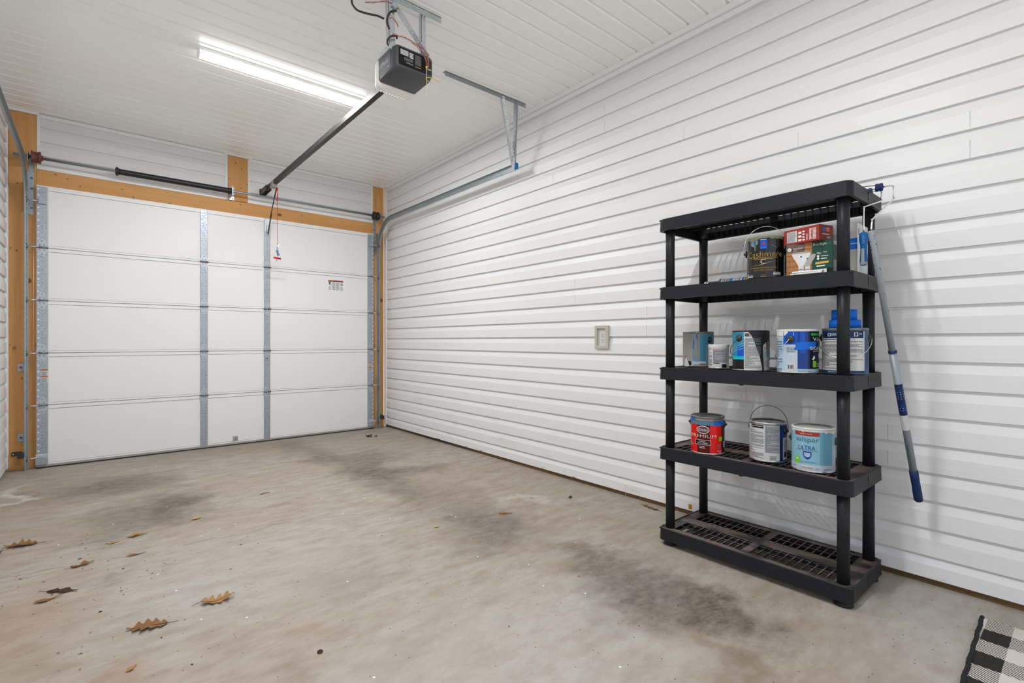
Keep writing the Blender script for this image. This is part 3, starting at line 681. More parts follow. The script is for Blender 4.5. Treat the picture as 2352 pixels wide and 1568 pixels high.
mb.box(1.122, 1.128, YS-.035, 6.030, ZS-.055, ZS+.05, 'bright_zinc', .001); mb.box(1.115, 1.165, 6.026, 6.0318, ZS-.07, ZS+.065, 'bright_zinc', .001)
for z in (ZS-.055, ZS+.05): mb.lathe([(.008, 0), (.008, .006)], 'tin_dark', 6, (1.15, 6.026, z), (0,-1,0))
mb.lathe([(.02, 1.128), (.02, 1.15)], 'bright_zinc', 14, (0, YS, ZS), (1,0,0)); mb.build('center_bracket', ts)
for x, m_, sgn in ((-0.37, 'red_drum', 1), (2.735, 'black_steel', -1)):
    mb = MB(); mb.lathe([(.02, -.036), (.05, -.034), (.054, -.030), (.046, -.024), (.045, .010), (.051, .014), (.052, .026), (.024, .030), (.022, .04)], m_, 24, (x, YS, ZS), (sgn,0,0)); mb.build('cable_drum', ts)
    mb = MB(); xb = x - sgn*.055; mb.box(xb-.002, xb+.002, YS-.04, 6.03, ZS-.05, ZS+.05, 'galvanised', .0005); mb.box(xb-.002 if sgn > 0 else xb-.03, xb+.03 if sgn > 0 else xb+.002, 6.04, 6.0455, ZS-.10, ZS+.055, 'galvanised')
    mb.lathe([(.024, 0), (.024, .008)], 'black_steel', 16, (xb, YS, ZS), (sgn,0,0)); mb.build('end_bearing', ts)
    mb = MB(); mb.tube([(x-sgn*.02, YS+.046, ZS), (x-sgn*.02-sgn*.004, YD-.016, 0.12)], .0016, 'wire_steel', 6); mb.build('lift_cable', ts)

# ------------------------------------------------------------------ garage door opener
op = thing('garage_door_opener', (1.445, 2.72, 2.68), 'dark grey garage door opener with long black rail, hung from the ceiling', 'garage door opener')
OX0, OX1, OZ0, OZ1 = 1.320, 1.572, 2.682, 2.825
def yloop(x0, x1, z0, z1, r, y, n=4): return [(a, y, b) for a, b in rrect(x0, x1, z0, z1, r, n)]
mb = MB(); mb.loft([yloop(OX0+.018, OX1-.018, OZ0+.022, OZ1-.012, .014, 2.600), yloop(OX0+.004, OX1-.004, OZ0+.012, OZ1-.003, .022, 2.610), yloop(OX0, OX1, OZ0, OZ1, .022, 2.64), yloop(OX0, OX1, OZ0-.002, OZ1, .018, 2.80), yloop(OX0+.002, OX1-.002, OZ0-.002, OZ1, .015, 2.832)], 'grey_plastic')
mb.build('housing', op)
mb = MB()
loops = []
for y, ins, dz in ((2.812, 0.0, -.006), (2.835, -.003, -.020), (2.862, .004, -.022), (2.888, .022, -.014), (2.902, .055, .004)):
    loops.append(yloop(OX0-.004+ins, OX1+.004-ins, OZ0+dz, OZ1-.008-ins*.4, .02, y))
mb.loft(loops, 'lens_white')
for i in range(9):
    x = OX0+.045 + i*.0195; mb.box(x-.0045, x+.0045, 2.842, 2.880, OZ0-.0235, OZ0-.018, 'lens_slot_lit')
mb.build('lamp_lens', op)
mb = MB()
mb.face([(OX0-.0008, 2.66, OZ0+.024), (OX0-.0008, 2.822, OZ0+.014), (OX0-.0008, 2.822, OZ1-.028), (OX0-.0008, 2.66, OZ1-.026)][::-1], 'logo_panel')
mb.box(OX0-.0012, OX0, 2.645, 2.832, OZ1-.026, OZ1-.010, 'silver_edge'); mb.box(OX0-.0012, OX0, 2.822, 2.832, OZ0+.004, OZ1-.02, 'silver_edge')
def fL(a, b): return (OX0-.0018, 2.800-a, OZ0+.064+b-a*.0)
mb.text('LiftMaster', 'ink_white', fL, .118, .027)
mb.face([(OX0-.0016, y, z) for y, z in ((2.70, OZ0+.036), (2.668, OZ0+.036), (2.668, OZ0+.039), (2.70, OZ0+.039))], 'ink_white')
pn = mb.build('logo_panel', op); tag(pn, 'slate side panel with white lettering')
# rear label
mb = MB(); yl = 2.5985
mb.box(OX0+.022, OX1-.055, yl+.0002, yl+.006, OZ0+.026, OZ1-.018, 'ink_black'); fr = lambda a, b: (OX0+.026+a, yl-.0004, OZ0+.036+b)
for a0, a1, b0, b1, nn, m_ in ((.006, .06, .050, .082, 4, 'ink_white'), (.064, .092, .046, .080, 4, 'ink_white'), (.10, .142, .020, .080, 9, 'ink_grey'), (.03, .09, .022, .042, 4, 'ink_grey')):
    st = (b1-b0)/nn
    for i in range(nn): rect(mb, fr, a0, a1 - random.random()*.004, b0+i*st, b0+i*st+st*.62, m_)
mb.text('LiftMaster', 'ink_white', lambda a, b: fr(.045+a, .008+b), .045, .008); rect(mb, fr, .10, .14, .006, .010, 'ink_gold')
tag(mb.build('rating_label', op), 'black rating label with white print')
mb = MB(); mb.box(OX1-.052, OX1-.012, 2.5985, 2.604, OZ0+.03, OZ1-.03, 'black_plastic', .002)
for i in range(4): mb.box(OX1-.046+i*.008, OX1-.041+i*.008, 2.597, 2.60, OZ0+.055, OZ0+.062, ('wire_red', 'wire_white', 'wire_white', 'wire_yellow')[i])
mb.build('terminal_panel', op)
mb = MB(); xr = 1.455
mb.sweep([(xr, 2.83, 2.772), (xr, 5.62, 2.772)], (1,0,0), [(-.019, -.02), (.019, -.02), (.019, .02), (.010, .02), (.010, .017), (.016, .017), (.016, -.017), (-.016, -.017), (-.016, .017), (-.010, .017), (-.010, .02), (-.019, .02)], 'black_steel'); mb.build('rail', op)
mb = MB(); mb.box(xr-.016, xr+.016, 5.60, 5.86, 2.755, 2.786, 'black_steel', .003); mb.box(xr-.02, xr+.02, 5.55, 5.66, 2.748, 2.796, 'galvanised', .003); mb.lathe([(.022, -.008), (.022, .008)], 'tin_dark', 16, (xr, 5.84, 2.775), (1,0,0))
mb.box(xr-.026, xr-.020, 5.80, 6.045, 2.745, 2.80, 'black_steel'); mb.box(xr+.020, xr+.026, 5.80, 6.045, 2.745, 2.80, 'black_steel'); mb.box(xr-.035, xr+.035, 6.040, 6.046, 2.735, 2.81, 'black_steel', .001); mb.build('header_bracket', op)
mb = MB(); n = 230
for i in range(n):           # roller chain on top of the rail
    y = 2.84 + i*(5.83-2.84)/n
    mb.box(xr-.013, xr-.007, y, y+.0095, 2.793, 2.802 if i % 2 else 2.800, 'tin_dark'); 
mb.tube([(xr+.010, 2.84, 2.797), (xr+.010, 5.83, 2.797)], .003, 'wire_steel', 6); mb.build('drive_chain', op)
mb = MB(); mb.box(xr-.024, xr+.024, 5.56, 5.66, 2.728, 2.752, 'silver_edge', .003); mb.lathe([(.012, 0), (.012, -.02)], 'rope_red', 10, (1.496, 5.65, 2.742)); mb.build('trolley', op)
mb = MB(); mb.obox((1.485, 5.745, 2.60), (1,0,0), Vector((-.02, .17, -.30)).normalized(), Vector((0, .30, .17)).normalized(), .002, .17, .012, 'black_steel')
mb.obox((1.484, 5.885, 2.40), (1,0,0), Vector((0, .12, -.17)).normalized(), Vector((0, .17, .12)).normalized(), .003, .12, .013, 'black_steel'); mb.build('door_arm', op)
# hangers
mb = MB(); mb.angle_iron((1.02, 2.645, H-.001), (1.655, 2.645, H-.001), (0,1,0), (0,0,-1), 'bright_zinc', .036); mb.build('ceiling_angle', op)
mb = MB(); mb.angle_iron((1.300, 2.648, H-.02), (1.308, 2.648, 2.80), (1,0,0), (0,1,0), 'bright_zinc', .038); mb.box(1.306, 1.32, 2.64, 2.80, 2.80, 2.83, 'bright_zinc'); mb.build('hanger_strut', op)
mb = MB(); mb.angle_iron((1.318, 2.640, 3.055), (1.545, 2.640, 2.828), (.707,0,.707), (0,-1,0), 'bright_zinc', .036); mb.build('hanger_strut', op)
mb = MB(); mb.angle_iron((1.520, 2.655, H-.02), (1.520, 2.655, 2.82), (1,0,0), (0,1,0), 'bright_zinc', .030); mb.build('hanger_strut', op)

# bell wires, antenna, power cord
wb = thing('control_wires', (1.3, 2.60, 2.85), 'thin red and white control wires coiled on the opener bracket', 'wire')
mb = MB()
for off in (0, .006):
    for pts in ([(1.152, 2.63, 2.991), (1.188, 2.63, 3.002), (1.229, 2.63, 3.025), (1.274, 2.63, 3.047), (1.314, 2.63, 3.055)], [(1.292, 2.615, 2.95), (1.302, 2.60, 2.95), (1.325, 2.60, 2.936), (1.338, 2.60, 2.912)],
                [(1.292, 2.60, 2.849), (1.305, 2.585, 2.852), (1.33, 2.58, 2.85), (1.352, 2.575, 2.851), (1.385, 2.575, 2.853), (1.42, 2.575, 2.844), (1.458, 2.575, 2.838), (1.49, 2.575, 2.83), (1.513, 2.575, 2.808), (1.522, 2.58, 2.786), (1.532, 2.592, 2.752)],
                [(1.41, 2.575, 2.844), (1.447, 2.575, 2.83), (1.476, 2.575, 2.816), (1.495, 2.575, 2.79), (1.528, 2.592, 2.746)]):
        mb.tube(smooth_path([(p[0], p[1]-off, p[2]+off*(.6 if i % 2 else -.4)) for i, p in enumerate(pts)], 5), .0016, 'wire_red', 6)
tag(mb.build('red_wire', wb), 'red wire pair')
mb = MB(); mb.tube(smooth_path([(1.526, 2.592, 2.758), (1.512, 2.578, 2.73), (1.508, 2.575, 2.693), (1.511, 2.575, 2.643), (1.511, 2.575, 2.587), (1.499, 2.575, 2.542)], 5), .0017, 'wire_white', 6); tag(mb.build('antenna_wire', wb), 'white antenna wire hanging down')
mb = MB(); mb.tube(smooth_path([(1.522, 2.57, 2.652), (1.505, 2.57, 2.657), (1.508, 2.57, 2.671), (1.537, 2.57, 2.679), (1.592, 2.57, 2.674)], 6), .002, 'wire_yellow', 6); tag(mb.build('yellow_tie', wb), 'yellow tie'); mb = MB(); mb.lathe([(.006, 0), (.008, .012)], 'wire_yellow', 10, (1.518, 2.588, 2.735)); tag(mb.build('wire_nut', wb), 'yellow wire nut')
pc = thing('power_cord', (1.16, 2.66, 2.95), 'black power cord looping from ceiling outlet to the opener bracket', 'cord')
mb = MB(); mb.tube(smooth_path([(1.098, 2.68, 3.045), (1.092, 2.665, 2.985), (1.100, 2.66, 2.962), (1.122, 2.66, 2.949), (1.157, 2.66, 2.951), (1.196, 2.66, 2.958), (1.240, 2.66, 2.968), (1.280, 2.66, 2.968)], 6), .0055, 'black_plastic', 8)
mb.tube(smooth_path([(1.296, 2.625, 2.90), (1.287, 2.635, 2.934), (1.288, 2.63, 2.968), (1.302, 2.625, 2.997), (1.328, 2.63, 3.02), (1.345, 2.645, 3.03)], 6), .0055, 'black_plastic', 8)
mb.tube(smooth_path([(1.294, 2.632, 2.806), (1.286, 2.63, 2.822), (1.290, 2.625, 2.841), (1.306, 2.62, 2.859), (1.34, 2.622, 2.875), (1.35, 2.64, 2.872)], 6), .0055, 'black_plastic', 8)
mb.build('cable', pc)
mb = MB(); mb.lathe([(.007, 0), (.012, .02), (.015, .03), (.015, .055)], 'black_plastic', 12, (1.098, 2.68, 3.035)); mb.build('plug', pc)
co_ = thing('ceiling_outlet', (1.12, 2.70, H), 'small white outlet box on the ceiling holding the black plug', 'outlet')
mb = MB(); mb.box(1.065, 1.165, 2.655, 2.745, H-.03, H-.0002, 'white_enamel', .004); mb.build('box', co_)

rc = thing('release_cord', (1.53, 5.72, 2.0), 'red emergency release cord with tag hanging from the opener trolley', 'cord')
mb = MB(); mb.tube(smooth_path([(1.497, 5.655, 2.725), (1.503, 5.66, 2.70), (1.512, 5.70, 2.60), (1.513, 5.70, 2.2), (1.513, 5.70, 2.02)], 4), .0024, 'rope_red', 6)
mb.tube(smooth_path([(1.494, 5.645, 2.722), (1.485, 5.65, 2.66), (1.500, 5.66, 2.60), (1.512, 5.68, 2.645), (1.503, 5.66, 2.72)], 5), .0024, 'rope_red', 6); mb.build('rope', rc)
mb = MB(); mb.tube([(1.478, 5.70, 2.008), (1.549, 5.70, 2.000)], .010, 'rope_red', 10); mb.tube([(1.513, 5.70, 2.0), (1.505, 5.70, 1.972)], .003, 'rope_red', 6); mb.build('pull_handle', rc)
mb = MB(); a = [(1.525, 2.155), (1.505, 2.13), (1.498, 2.09), (1.502, 2.06), (1.516, 2.03)]
L0 = [(x, 5.693, z) for x, z in a]; L1 = [(x+.022, 5.690, z+.004) for x, z in a]
for i in range(4): mb.face([L0[i], L1[i], L1[i+1], L0[i+1]], 'ink_white' if i < 2 else 'tape_faded')
for i in range(3): rect(mb, lambda p, q: (1.503+p, 5.6885, 2.10+q), 0, .014, i*.008, i*.008+.004, 'ink_grey')
tag(mb.build('instruction_tag', rc), 'white and blue paper tag')

# ------------------------------------------------------------------ LED strip lights
def strip(yc, label, x0=0.548, lm='led'):
    t = thing('ceiling_light', (x0+.607, yc, H), label, 'ceiling light', 'LED strip lights')
    x1 = x0 + 1.214
    mb = MB(); mb.box(x0, x1, yc-.032, yc+.032, H-.024, H-.0003, 'white_enamel', .002); mb.build('housing', t)
    mb = MB(); q = [(yc-.030, H-.0245), (yc-.031, H-.044), (yc-.022, H-.061), (yc+.022, H-.061), (yc+.031, H-.044), (yc+.030, H-.0245)]
    for i in range(5): mb.face([(x0+.012, *q[i]), (x1-.022, *q[i]), (x1-.022, *q[i+1]), (x0+.012, *q[i+1])], lm if i == 2 else 'led_side')
    mb.build('diffuser', t)
    for xa, xb in ((x0, x0+.0115), (x1-.0215, x1)):
        mb = MB(); mb.prism([(yc-.032, H-.0242), (yc-.033, H-.045), (yc-.019, H-.064), (yc+.019, H-.064), (yc+.033, H-.045), (yc+.032, H-.0242)], 0, xa, xb, 'white_enamel'); mb.build('end_cap', t)
strip(3.985, 'glowing white LED strip light on the ceiling beside the opener rail')
strip(1.0, 'LED strip light on the ceiling nearer the viewer than the opener', 0.10, 'led_near')

# ------------------------------------------------------------------ wall outlet, sensors, tag
ou = thing('wall_outlet', (2.925, 2.41, 1.145), 'beige recessed outlet box on the white siding left of the shelf', 'outlet')
oy0, oy1, oz0, oz1 = 2.345, 2.473, 1.060, 1.231; XF = 2.902
mb = MB(); fw = .022
for a0, a1, b0, b1 in ((oy0, oy0+fw+.004, oz0, oz1), (oy1-fw, oy1, oz0, oz1), (oy0+fw, oy1-fw, oz0, oz0+fw), (oy0+fw, oy1-fw, oz1-fw, oz1)): mb.box(XF, W-.006, a0, a1, b0, b1, 'outlet_beige', .002)
mb.build('mounting_frame', ou)
mb = MB(); mb.box(2.919, 2.932, oy0+fw, oy1-fw, oz0+fw, oz1-fw, 'outlet_white'); yc = 2.409
for zc in (1.163, 1.122):
    mb.box(2.9165, 2.919, yc-.016, yc+.016, zc-.016, zc+.016, 'outlet_white', .002)
    for d in (-.0065, .0065): mb.box(2.916, 2.9166, yc+d-.0014, yc+d+.0014, zc-.001, zc+.008, 'dark_gap')
    mb.lathe([(.003, 0), (.003, .0012)], 'dark_gap', 8, (2.9167, yc, zc-.008), (-1,0,0))
mb.lathe([(.002, 0), (.002, .0012)], 'ink_grey', 8, (2.919, yc, 1.1425), (-1,0,0)); mb.build('receptacle', ou)
def sensor(xa, xb, label):
    t = thing('safety_sensor', ((xa+xb)/2, 6.0, 0.14), label, 'sensor', 'door safety sensors'); s_ = 1 if xb > xa else -1
    x0, x1 = min(xa, xb), max(xa, xb)
    mb = MB(); mb.box(x0, x1, 6.030, 6.0455, 0.126, 0.158, 'black_plastic', .003); mb.lathe([(.006, 0), (.006, .004)], 'tin', 8, (xb-s_*.012, 6.03, 0.142), (0,-1,0)); mb.build('mounting_arm', t)
    mb = MB(); mb.box(xa-.02, xa+.02, 5.905, 5.932, 0.118, 0.166, 'black_plastic', .004); mb.box(xa-.006, xa+.006, 5.93, 6.032, 0.13, 0.154, 'black_plastic'); mb.build('sensor_head', t)
sensor(2.826, 2.892, 'black safety sensor clipped low on the right door track')
sensor(-0.47, -0.535, 'black safety sensor clipped low on the left door track')
mb = MB(); mb.box(2.9205, 2.9232, 1.684, 1.708, 0.040, 0.072, 'tag_amber'); mb.box(2.9200, 2.9206, 1.690, 1.697, 0.044, 0.068, 'orange')
tag(mb.build('adhesive_tag', origin=(2.922, 1.696, .056)), 'small amber tag stuck low on the siding behind the shelf', 'tag')

# ------------------------------------------------------------------ shelving unit
SX0, SX1, SY0, SY1 = 2.386, 2.832, 0.662, 1.577
sh = thing('shelving_unit', (2.61, 1.12, 0), 'tall black resin shelving unit with five slotted shelves', 'shelf')
DECKS = [0.095, 0.535, 0.972, 1.410, 1.784]; LIP = 0.066
POSTS = [(2.434, 0.706), (2.434, 1.533), (2.788, 0.706), (2.788, 1.533)]
xs = [SX0+.004, SX0+.045, SX0+.1115, SX0+.1165, SX0+.183]; xs += [SX1+SX0-v for v in xs[::-1]]
ys = [SY0+.004, SY0+.078]
for p in range(2):
    y = ys[-1]
    for i in range(11):
        ys.append(y+.0282)
        if i < 10: ys.append(y+.0335); y += .0335
    if p == 0: ys.append(ys[-1]+.040)
ys.append(SY1-.004)
hole_rows = (1, 3, 5, 7)
for z in DECKS:
    mb = MB(); top = z; bot = z - LIP
    ncol = len(ys)-1
    def solid(i, j):
        if i not in hole_rows: return True
        if j == 0 or j == ncol-1 or j == 22: return True
        jj = j-1 if j < 22 else j-23
        return jj % 2 == 1
    mb.grid_plate(xs, ys, solid, (0, 0, top-.010), (1,0,0), (0,1,0), (0,0,1), .006, 'black_resin')
    # rim: flares a little towards the bottom, rounded corners
    o0 = rrect(SX0+.004, SX1-.004, SY0+.004, SY1-.004, .030, 6); o1 = rrect(SX0, SX1, SY0, SY1, .030, 6)
    oi = rrect(SX0+.012, SX1-.012, SY0+.012, SY1-.012, .024, 6); o2 = rrect(SX0-.002, SX1+.002, SY0-.002, SY1+.002, .030, 6)
    o3 = rrect(SX0+.009, SX1-.009, SY0+.009, SY1-.009, .026, 6)
    mb.loft([[(a, b, top-.009) for a, b in oi], [(a, b, top-.0005) for a, b in o3], [(a, b, top) for a, b in o0], [(a, b, top-.004) for a, b in o1], [(a, b, bot+.004) for a, b in o2], [(a, b, bot) for a, b in o2], [(a, b, bot) for a, b in oi], [(a, b, top-.010) for a, b in oi]], 'black_resin', False, False)
    # ribs under the deck, end-cap seams, post sockets
    yy = SY0+.09
    while yy < SY1-.08:
        mb.box(SX1-.028, SX1-.012, yy-.002, yy+.002, bot+.006, top-.010, 'black_resin'); mb.box(SX0+.012, SX0+.022, yy-.002, yy+.002, bot+.020, top-.010, 'black_resin'); yy += .0335
    for xx in (SX0+.055, SX0+.175, SX0+.265, SX1-.056): mb.box(xx-.002, xx+.002, SY0+.02, SY1-.02, top-.034, top-.010, 'black_resin')
    mb.box(SX0-.0022, SX0+.001, SY0+.034, SY0+.0352, bot+.002, top-.003, 'dark_gap'); mb.box(SX0+.22, SX0+.2212, SY0-.0022, SY0+.001, bot+.002, top-.012, 'dark_gap')
    mb.box(SX0-.004, SX0+.012, 1.112, 1.128, bot-.004, bot+.002, 'black_resin')
    for px, py in POSTS: mb.lathe([(.032, bot+.002), (.032, top-.008)], 'black_resin', 20, (px, py, 0), cap=False)
    mb.build('shelf', sh)
lv = [0.0] + DECKS
for px, py in POSTS:
    mb = MB(); mb.lathe([(.037, 0.0), (.037, .004), (.029, .012), (.025, .03), (.025, .031)], 'black_resin', 24, (px, py, 0)); mb.build('foot', sh)
    for a, b in zip(DECKS, DECKS[1:]):
        mb = MB(); mb.lathe([(.0245, a-.004), (.0235, (a+b)/2), (.0245, b-LIP+.006)], 'black_resin', 24, (px, py, 0)); mb.build('post', sh)

# ------------------------------------------------------------------ paint cans
def T(s):
    if abs(s) <= 1: return math.asin(s)
    return math.copysign(PI/2 + (abs(s)-1)*PI/2, s)
def paint_can(name, pos, r, h, label, body='tin', top='tin', patches=(), texts=(), lines=(), polys=(), ear=None, ear_t=90, ear_z=None, bail=None, cat='paint can', lid=True, rim_mat=None, plastic=False, group=None, drip=None):
    root = thing(name, pos, label, cat, group)
    base = math.atan2(-pos[1], -pos[0])           # label front faces the viewer's side of the room
    o = Vector(pos)
    def Wp(t, z, rr): return (pos[0] + rr*math.cos(base+t), pos[1] + rr*math.sin(base+t), pos[2] + z)
    rm = rim_mat or top
    mb = MB(); pr = [(r-.004, 0.0), (r+.0006, .0015), (r+.0008, .005), (r-.0008, .007), (r-.0008, h-.010), (r+.0008, h-.008, rm), (r+.0012, h-.003, rm), (r-.001, h, rm), (r-.006, h-.001, rm), (r-.008, h-.006, rm)]
    mb.lathe(pr, body, 48, pos, cap=True); mb.build('can_body', root)
    if lid:
        mb = MB(); mb.lathe([(r-.0085, h-.0065), (r-.010, h-.002), (r-.013, h-.0015), (r-.017, h-.007), (r-.022, h-.008), (.0, h-.0078)], top, 40, pos, cap=False)
        mb.build('lid', root)
    if patches or polys:
        mb = MB()
        for p in patches:
            m_, s0, s1, z0, z1 = p[:5]; ly = p[5] if len(p) > 5 else 0; rr = r + .0002 + .00035*ly
            t0, t1 = T(s0), T(s1); n = max(2, int((t1-t0)/R(5)))
            for i in range(n):
                a, b = t0+(t1-t0)*i/n, t0+(t1-t0)*(i+1)/n
                mb.face([Wp(a, z0, rr), Wp(b, z0, rr), Wp(b, z1, rr), Wp(a, z1, rr)], m_, True)
        for m_, ly, pts in polys:
            rr = r + .0002 + .00035*ly
            # fan in thin vertical slices so that it follows the curve
            tmp = bmesh.new(); f0 = tmp.faces.new([tmp.verts.new((T(a), z/r, 0)) for a, z in pts])
            for k in range(-16, 17):
                bmesh.ops.bisect_plane(tmp, geom=list(tmp.verts)+list(tmp.edges)+list(tmp.faces), plane_co=(R(k*6), 0, 0), plane_no=(1,0,0))
            bmesh.ops.triangulate(tmp, faces=tmp.faces)
            for f in tmp.faces: mb.face([Wp(v.co.x, v.co.y*r, rr) for v in f.verts], m_, True)
            tmp.free()
        if texts or lines:
            for body_, m_, s0, s1, z0, z1 in texts:
                t0, t1 = T(s0), T(s1); rr = r + .0028
                mb.text(body_, m_, lambda a, b, t0=t0, z0=z0, rr=rr: Wp(t0 + a, z0 + b, rr), t1-t0, z1-z0)
            for m_, s0, s1, z0, z1, nn in lines:
                t0, t1 = T(s0), T(s1); st = (z1-z0)/nn; rr = r + .0022
                for i in range(nn):
                    t = t0
                    while t < t1 - R(1):
                        w_ = R(random.uniform(3, 11)); e = min(t+w_, t1)
                        n = max(1, int((e-t)/R(5)))
                        for q in range(n):
                            a, b = t+(e-t)*q/n, t+(e-t)*(q+1)/n
                            mb.face([Wp(a, z0+i*st, rr), Wp(b, z0+i*st, rr), Wp(b, z0+i*st+st*.4, rr), Wp(a, z0+i*st+st*.4, rr)], m_)
                        t = e + R(1.0)
                        if random.random() < .08: break
        mb.build('paper_label', root, recalc=False)
    if ear:
        ez = ear_z or h*.8; et = R(ear_t)
        for k in (0, PI):
            mb = MB(); c = Wp(et+k, ez, r-.001); ax = (math.cos(base+et+k), math.sin(base+et+k), 0)
            mb.lathe([(.0175, 0), (.0175, .003), (.013, .006), (.007, .007), (.006, .013)], ear, 20, c, ax); mb.build('handle_ear', root)
        if bail:
            raise_, L, m_ = bail; ea = Vector((math.cos(base+et), math.sin(base+et), 0)); hd = Vector((math.cos(base+et-PI/2), math.sin(base+et-PI/2), 0))
            A = r + .011; c = o + Vector((0, 0, ez))
            if raise_ == 'hang': dr, dz = hd*(r+.006), -L          # drops and lies against the can
            else: dr, dz = hd*(L*math.cos(R(raise_))), L*math.sin(R(raise_))
            pts = []
            for i in range(25):
                th = PI*i/24
                pts.append(c + ea*(A*math.cos(th)) + dr*math.sin(th)**.9 + Vector((0, 0, dz*math.sin(th)**.8)))
            mb = MB(); mb.tube([c + ea*(A-.006)] + pts + [c - ea*(A-.006)], .0017, m_, 6); mb.build('bail_handle', root)
    return root

D2, D3, D4 = 0.5352, 0.9722, 1.4102
# second shelf from the floor
paint_can('paint_can', (2.470, 1.335, D2), .0825, .192, 'red paint can with maroon stripe on the second shelf from the floor', body='tin', top='tin', rim_mat='tin_dark',
    patches=[('glidden_red', -1.9, -.59, .008, .150), ('maroon_dark', -.59, -.45, .008, .150), ('maroon', -.45, 0.0, .008, .150), ('maroon_dark', 0.0, .13, .008, .150), ('glidden_red', .13, .80, .008, .150), ('maroon_dark', .80, 1.9, .008, .150),
             ('tape_faded', -1.9, .35, .150, .170), ('tape_blue_flat', .35, .98, .146, .172), ('ink_grey', .98, 1.9, .146, .172), ('tape_blue_flat', -1.0, -.75, .165, .182), ('lime', .66, .82, .070, .092, 2), ('pale_blue', .90, .99, .035, .066, 2),
             ('ink_white', -.72, .18, .049, .0505, 2), ('ink_white', -.72, .18, .073, .0745, 2), ('ink_white', -.72, -.705, .049, .0745, 2), ('ink_white', .165, .18, .049, .0745, 2), ('maroon_dark', -.70, .16, .0505, .073, 1)],
    polys=[('ink_white', 2, [(-.26 + .37*math.cos(a), .126 + .0205*math.sin(a)) for a in (2*PI*i/28 for i in range(28))]), ('sticker_red', 3, [(-.26 + .34*math.cos(a), .126 + .0175*math.sin(a)) for a in (2*PI*i/28 for i in range(28))]), ('ink_slate', 4, [(-.26 + .29*math.cos(a), .126 + .0125*math.sin(a)) for a in (2*PI*i/28 for i in range(28))]),
           ('ink_grey', 2, [(-.86 + .06*math.cos(a), .045 + .007*math.sin(a)) for a in (2*PI*i/12 for i in range(12))])],
    texts=[('Glidden', 'ink_white', -.52, .02, .1195, .1335), ('PREMIUM', 'ink_white', -.88, .48, .086, .102), ('INTERIOR', 'ink_white', -.46, -.12, .064, .069), ('PAINT + PRIMER', 'ink_white', -.56, 0.0, .055, .061), ('128 FL OZ', 'ink_white', .52, .80, .017, .023), ('3.78 L', 'ink_white', .62, .80, .009, .014)],
    lines=[('ink_grey', .55, .78, .030, .058, 7), ('ink_white', -.46, -.14, .032, .045, 2)], ear='black_plastic', ear_t=78, ear_z=.152, bail=(12, .095, 'wire_dark'))
paint_can('paint_can', (2.545, 1.060, D2), .0825, .190, 'white label paint can with raised wire handle, middle of the three on the second shelf', body='tin', top='tin_dark', rim_mat='tin',
    patches=[('paper', -1.9, -.17, .010, .176), ('paper_grey', -.17, .60, .045, .176), ('paper', -.17, .60, .010, .045), ('navy', .60, 1.9, .006, .176), ('ink_black', -.88, -.24, .160, .175, 1), ('pale_grey_blue', .76, .97, .012, .118, 1), ('royal_deep', .64, .80, .118, .152, 1), ('ink_black', .82, .93, .025, .05, 2)],
    lines=[('ink_white', -.84, -.28, .163, .173, 2), ('ink_grey', -.92, -.22, .05, .155, 22), ('ink_grey', -.14, .56, .05, .172, 34), ('ink_grey', -.92, -.22, .014, .045, 6), ('ink_grey', .1, .4, .014, .035, 3), ('ink_grey', .80, .95, .06, .11, 8)],
    ear='black_plastic', ear_t=66, ear_z=.150, bail=(96, .112, 'wire_dark'))
paint_can('paint_can', (2.505, 0.846, D2), .0855, .196, 'light blue paint can with white rim and red top band on the second shelf', body='tin', top='tin', rim_mat='white_paint',
    patches=[('sky_label', -1.9, -.55, .034, .182), ('sky_label', -.55, .3, .034, .182), ('sky_label_deep', .3, .84, .034, .182), ('pale_grey_blue', .84, 1.9, .008, .120), ('sky_label', .84, 1.9, .120, .182), ('pale_grey_blue', -1.9, .84, .008, .034), ('sticker_red', -.80, .29, .160, .178, 1), ('white_paint', -1.4, 1.4, .180, .186, 1), ('lime', -.80, -.60, .036, .064, 2), ('ink_white', -.74, -.66, .052, .059, 3), ('carton', -.52, 0.0, .012, .028, 2)],
    polys=[('ink_blue', 2, [(-.45, .090), (-.36, .093), (-.26, .090), (-.16, .093), (-.07, .090), (-.07, .074), (-.14, .062), (-.26, .056), (-.38, .062), (-.45, .074)]), ('pale_blue', 3, [(-.41, .080), (-.26, .084), (-.11, .080), (-.14, .070), (-.26, .066), (-.38, .070)]), ('ink_white', 1, [(-.62, .10), (-.45, .128), (-.43, .127), (-.60, .099)]),
           ('white_paint', 2, [(-.95, .178), (-.9, .172), (-.84, .179), (-.5, .18), (-.45, .174), (-.4, .18), (.5, .18), (.56, .173), (.66, .18), (.9, .17), (.97, .184), (-.95, .186)])],
    texts=[('valspar', 'ink_slate', -.75, .25, .128, .156), ('ULTRA', 'ink_blue', -.64, .10, .100, .117), ('INTERIOR PAINT + PRIMER', 'ink_slate', -.74, .22, .0945, .0985), ('eggshell / interior', 'ink_white', -.56, -.02, .166, .172), ('ULTRA WHITE', 'ink_black', -.5, -.02, .016, .024)],
    lines=[('ink_white', -.40, -.12, .083, .090, 1), ('ink_slate', -.56, -.05, .050, .053, 1), ('ink_slate', -.56, .12, .0445, .0475, 1), ('ink_slate', -.56, .36, .039, .042, 1), ('ink_grey', .45, .78, .016, .022, 1), ('ink_grey', .1, .25, .018, .022, 1), ('ink_grey', -.9, -.75, .02, .026, 1)],
    ear='black_plastic', ear_t=84, ear_z=.135)
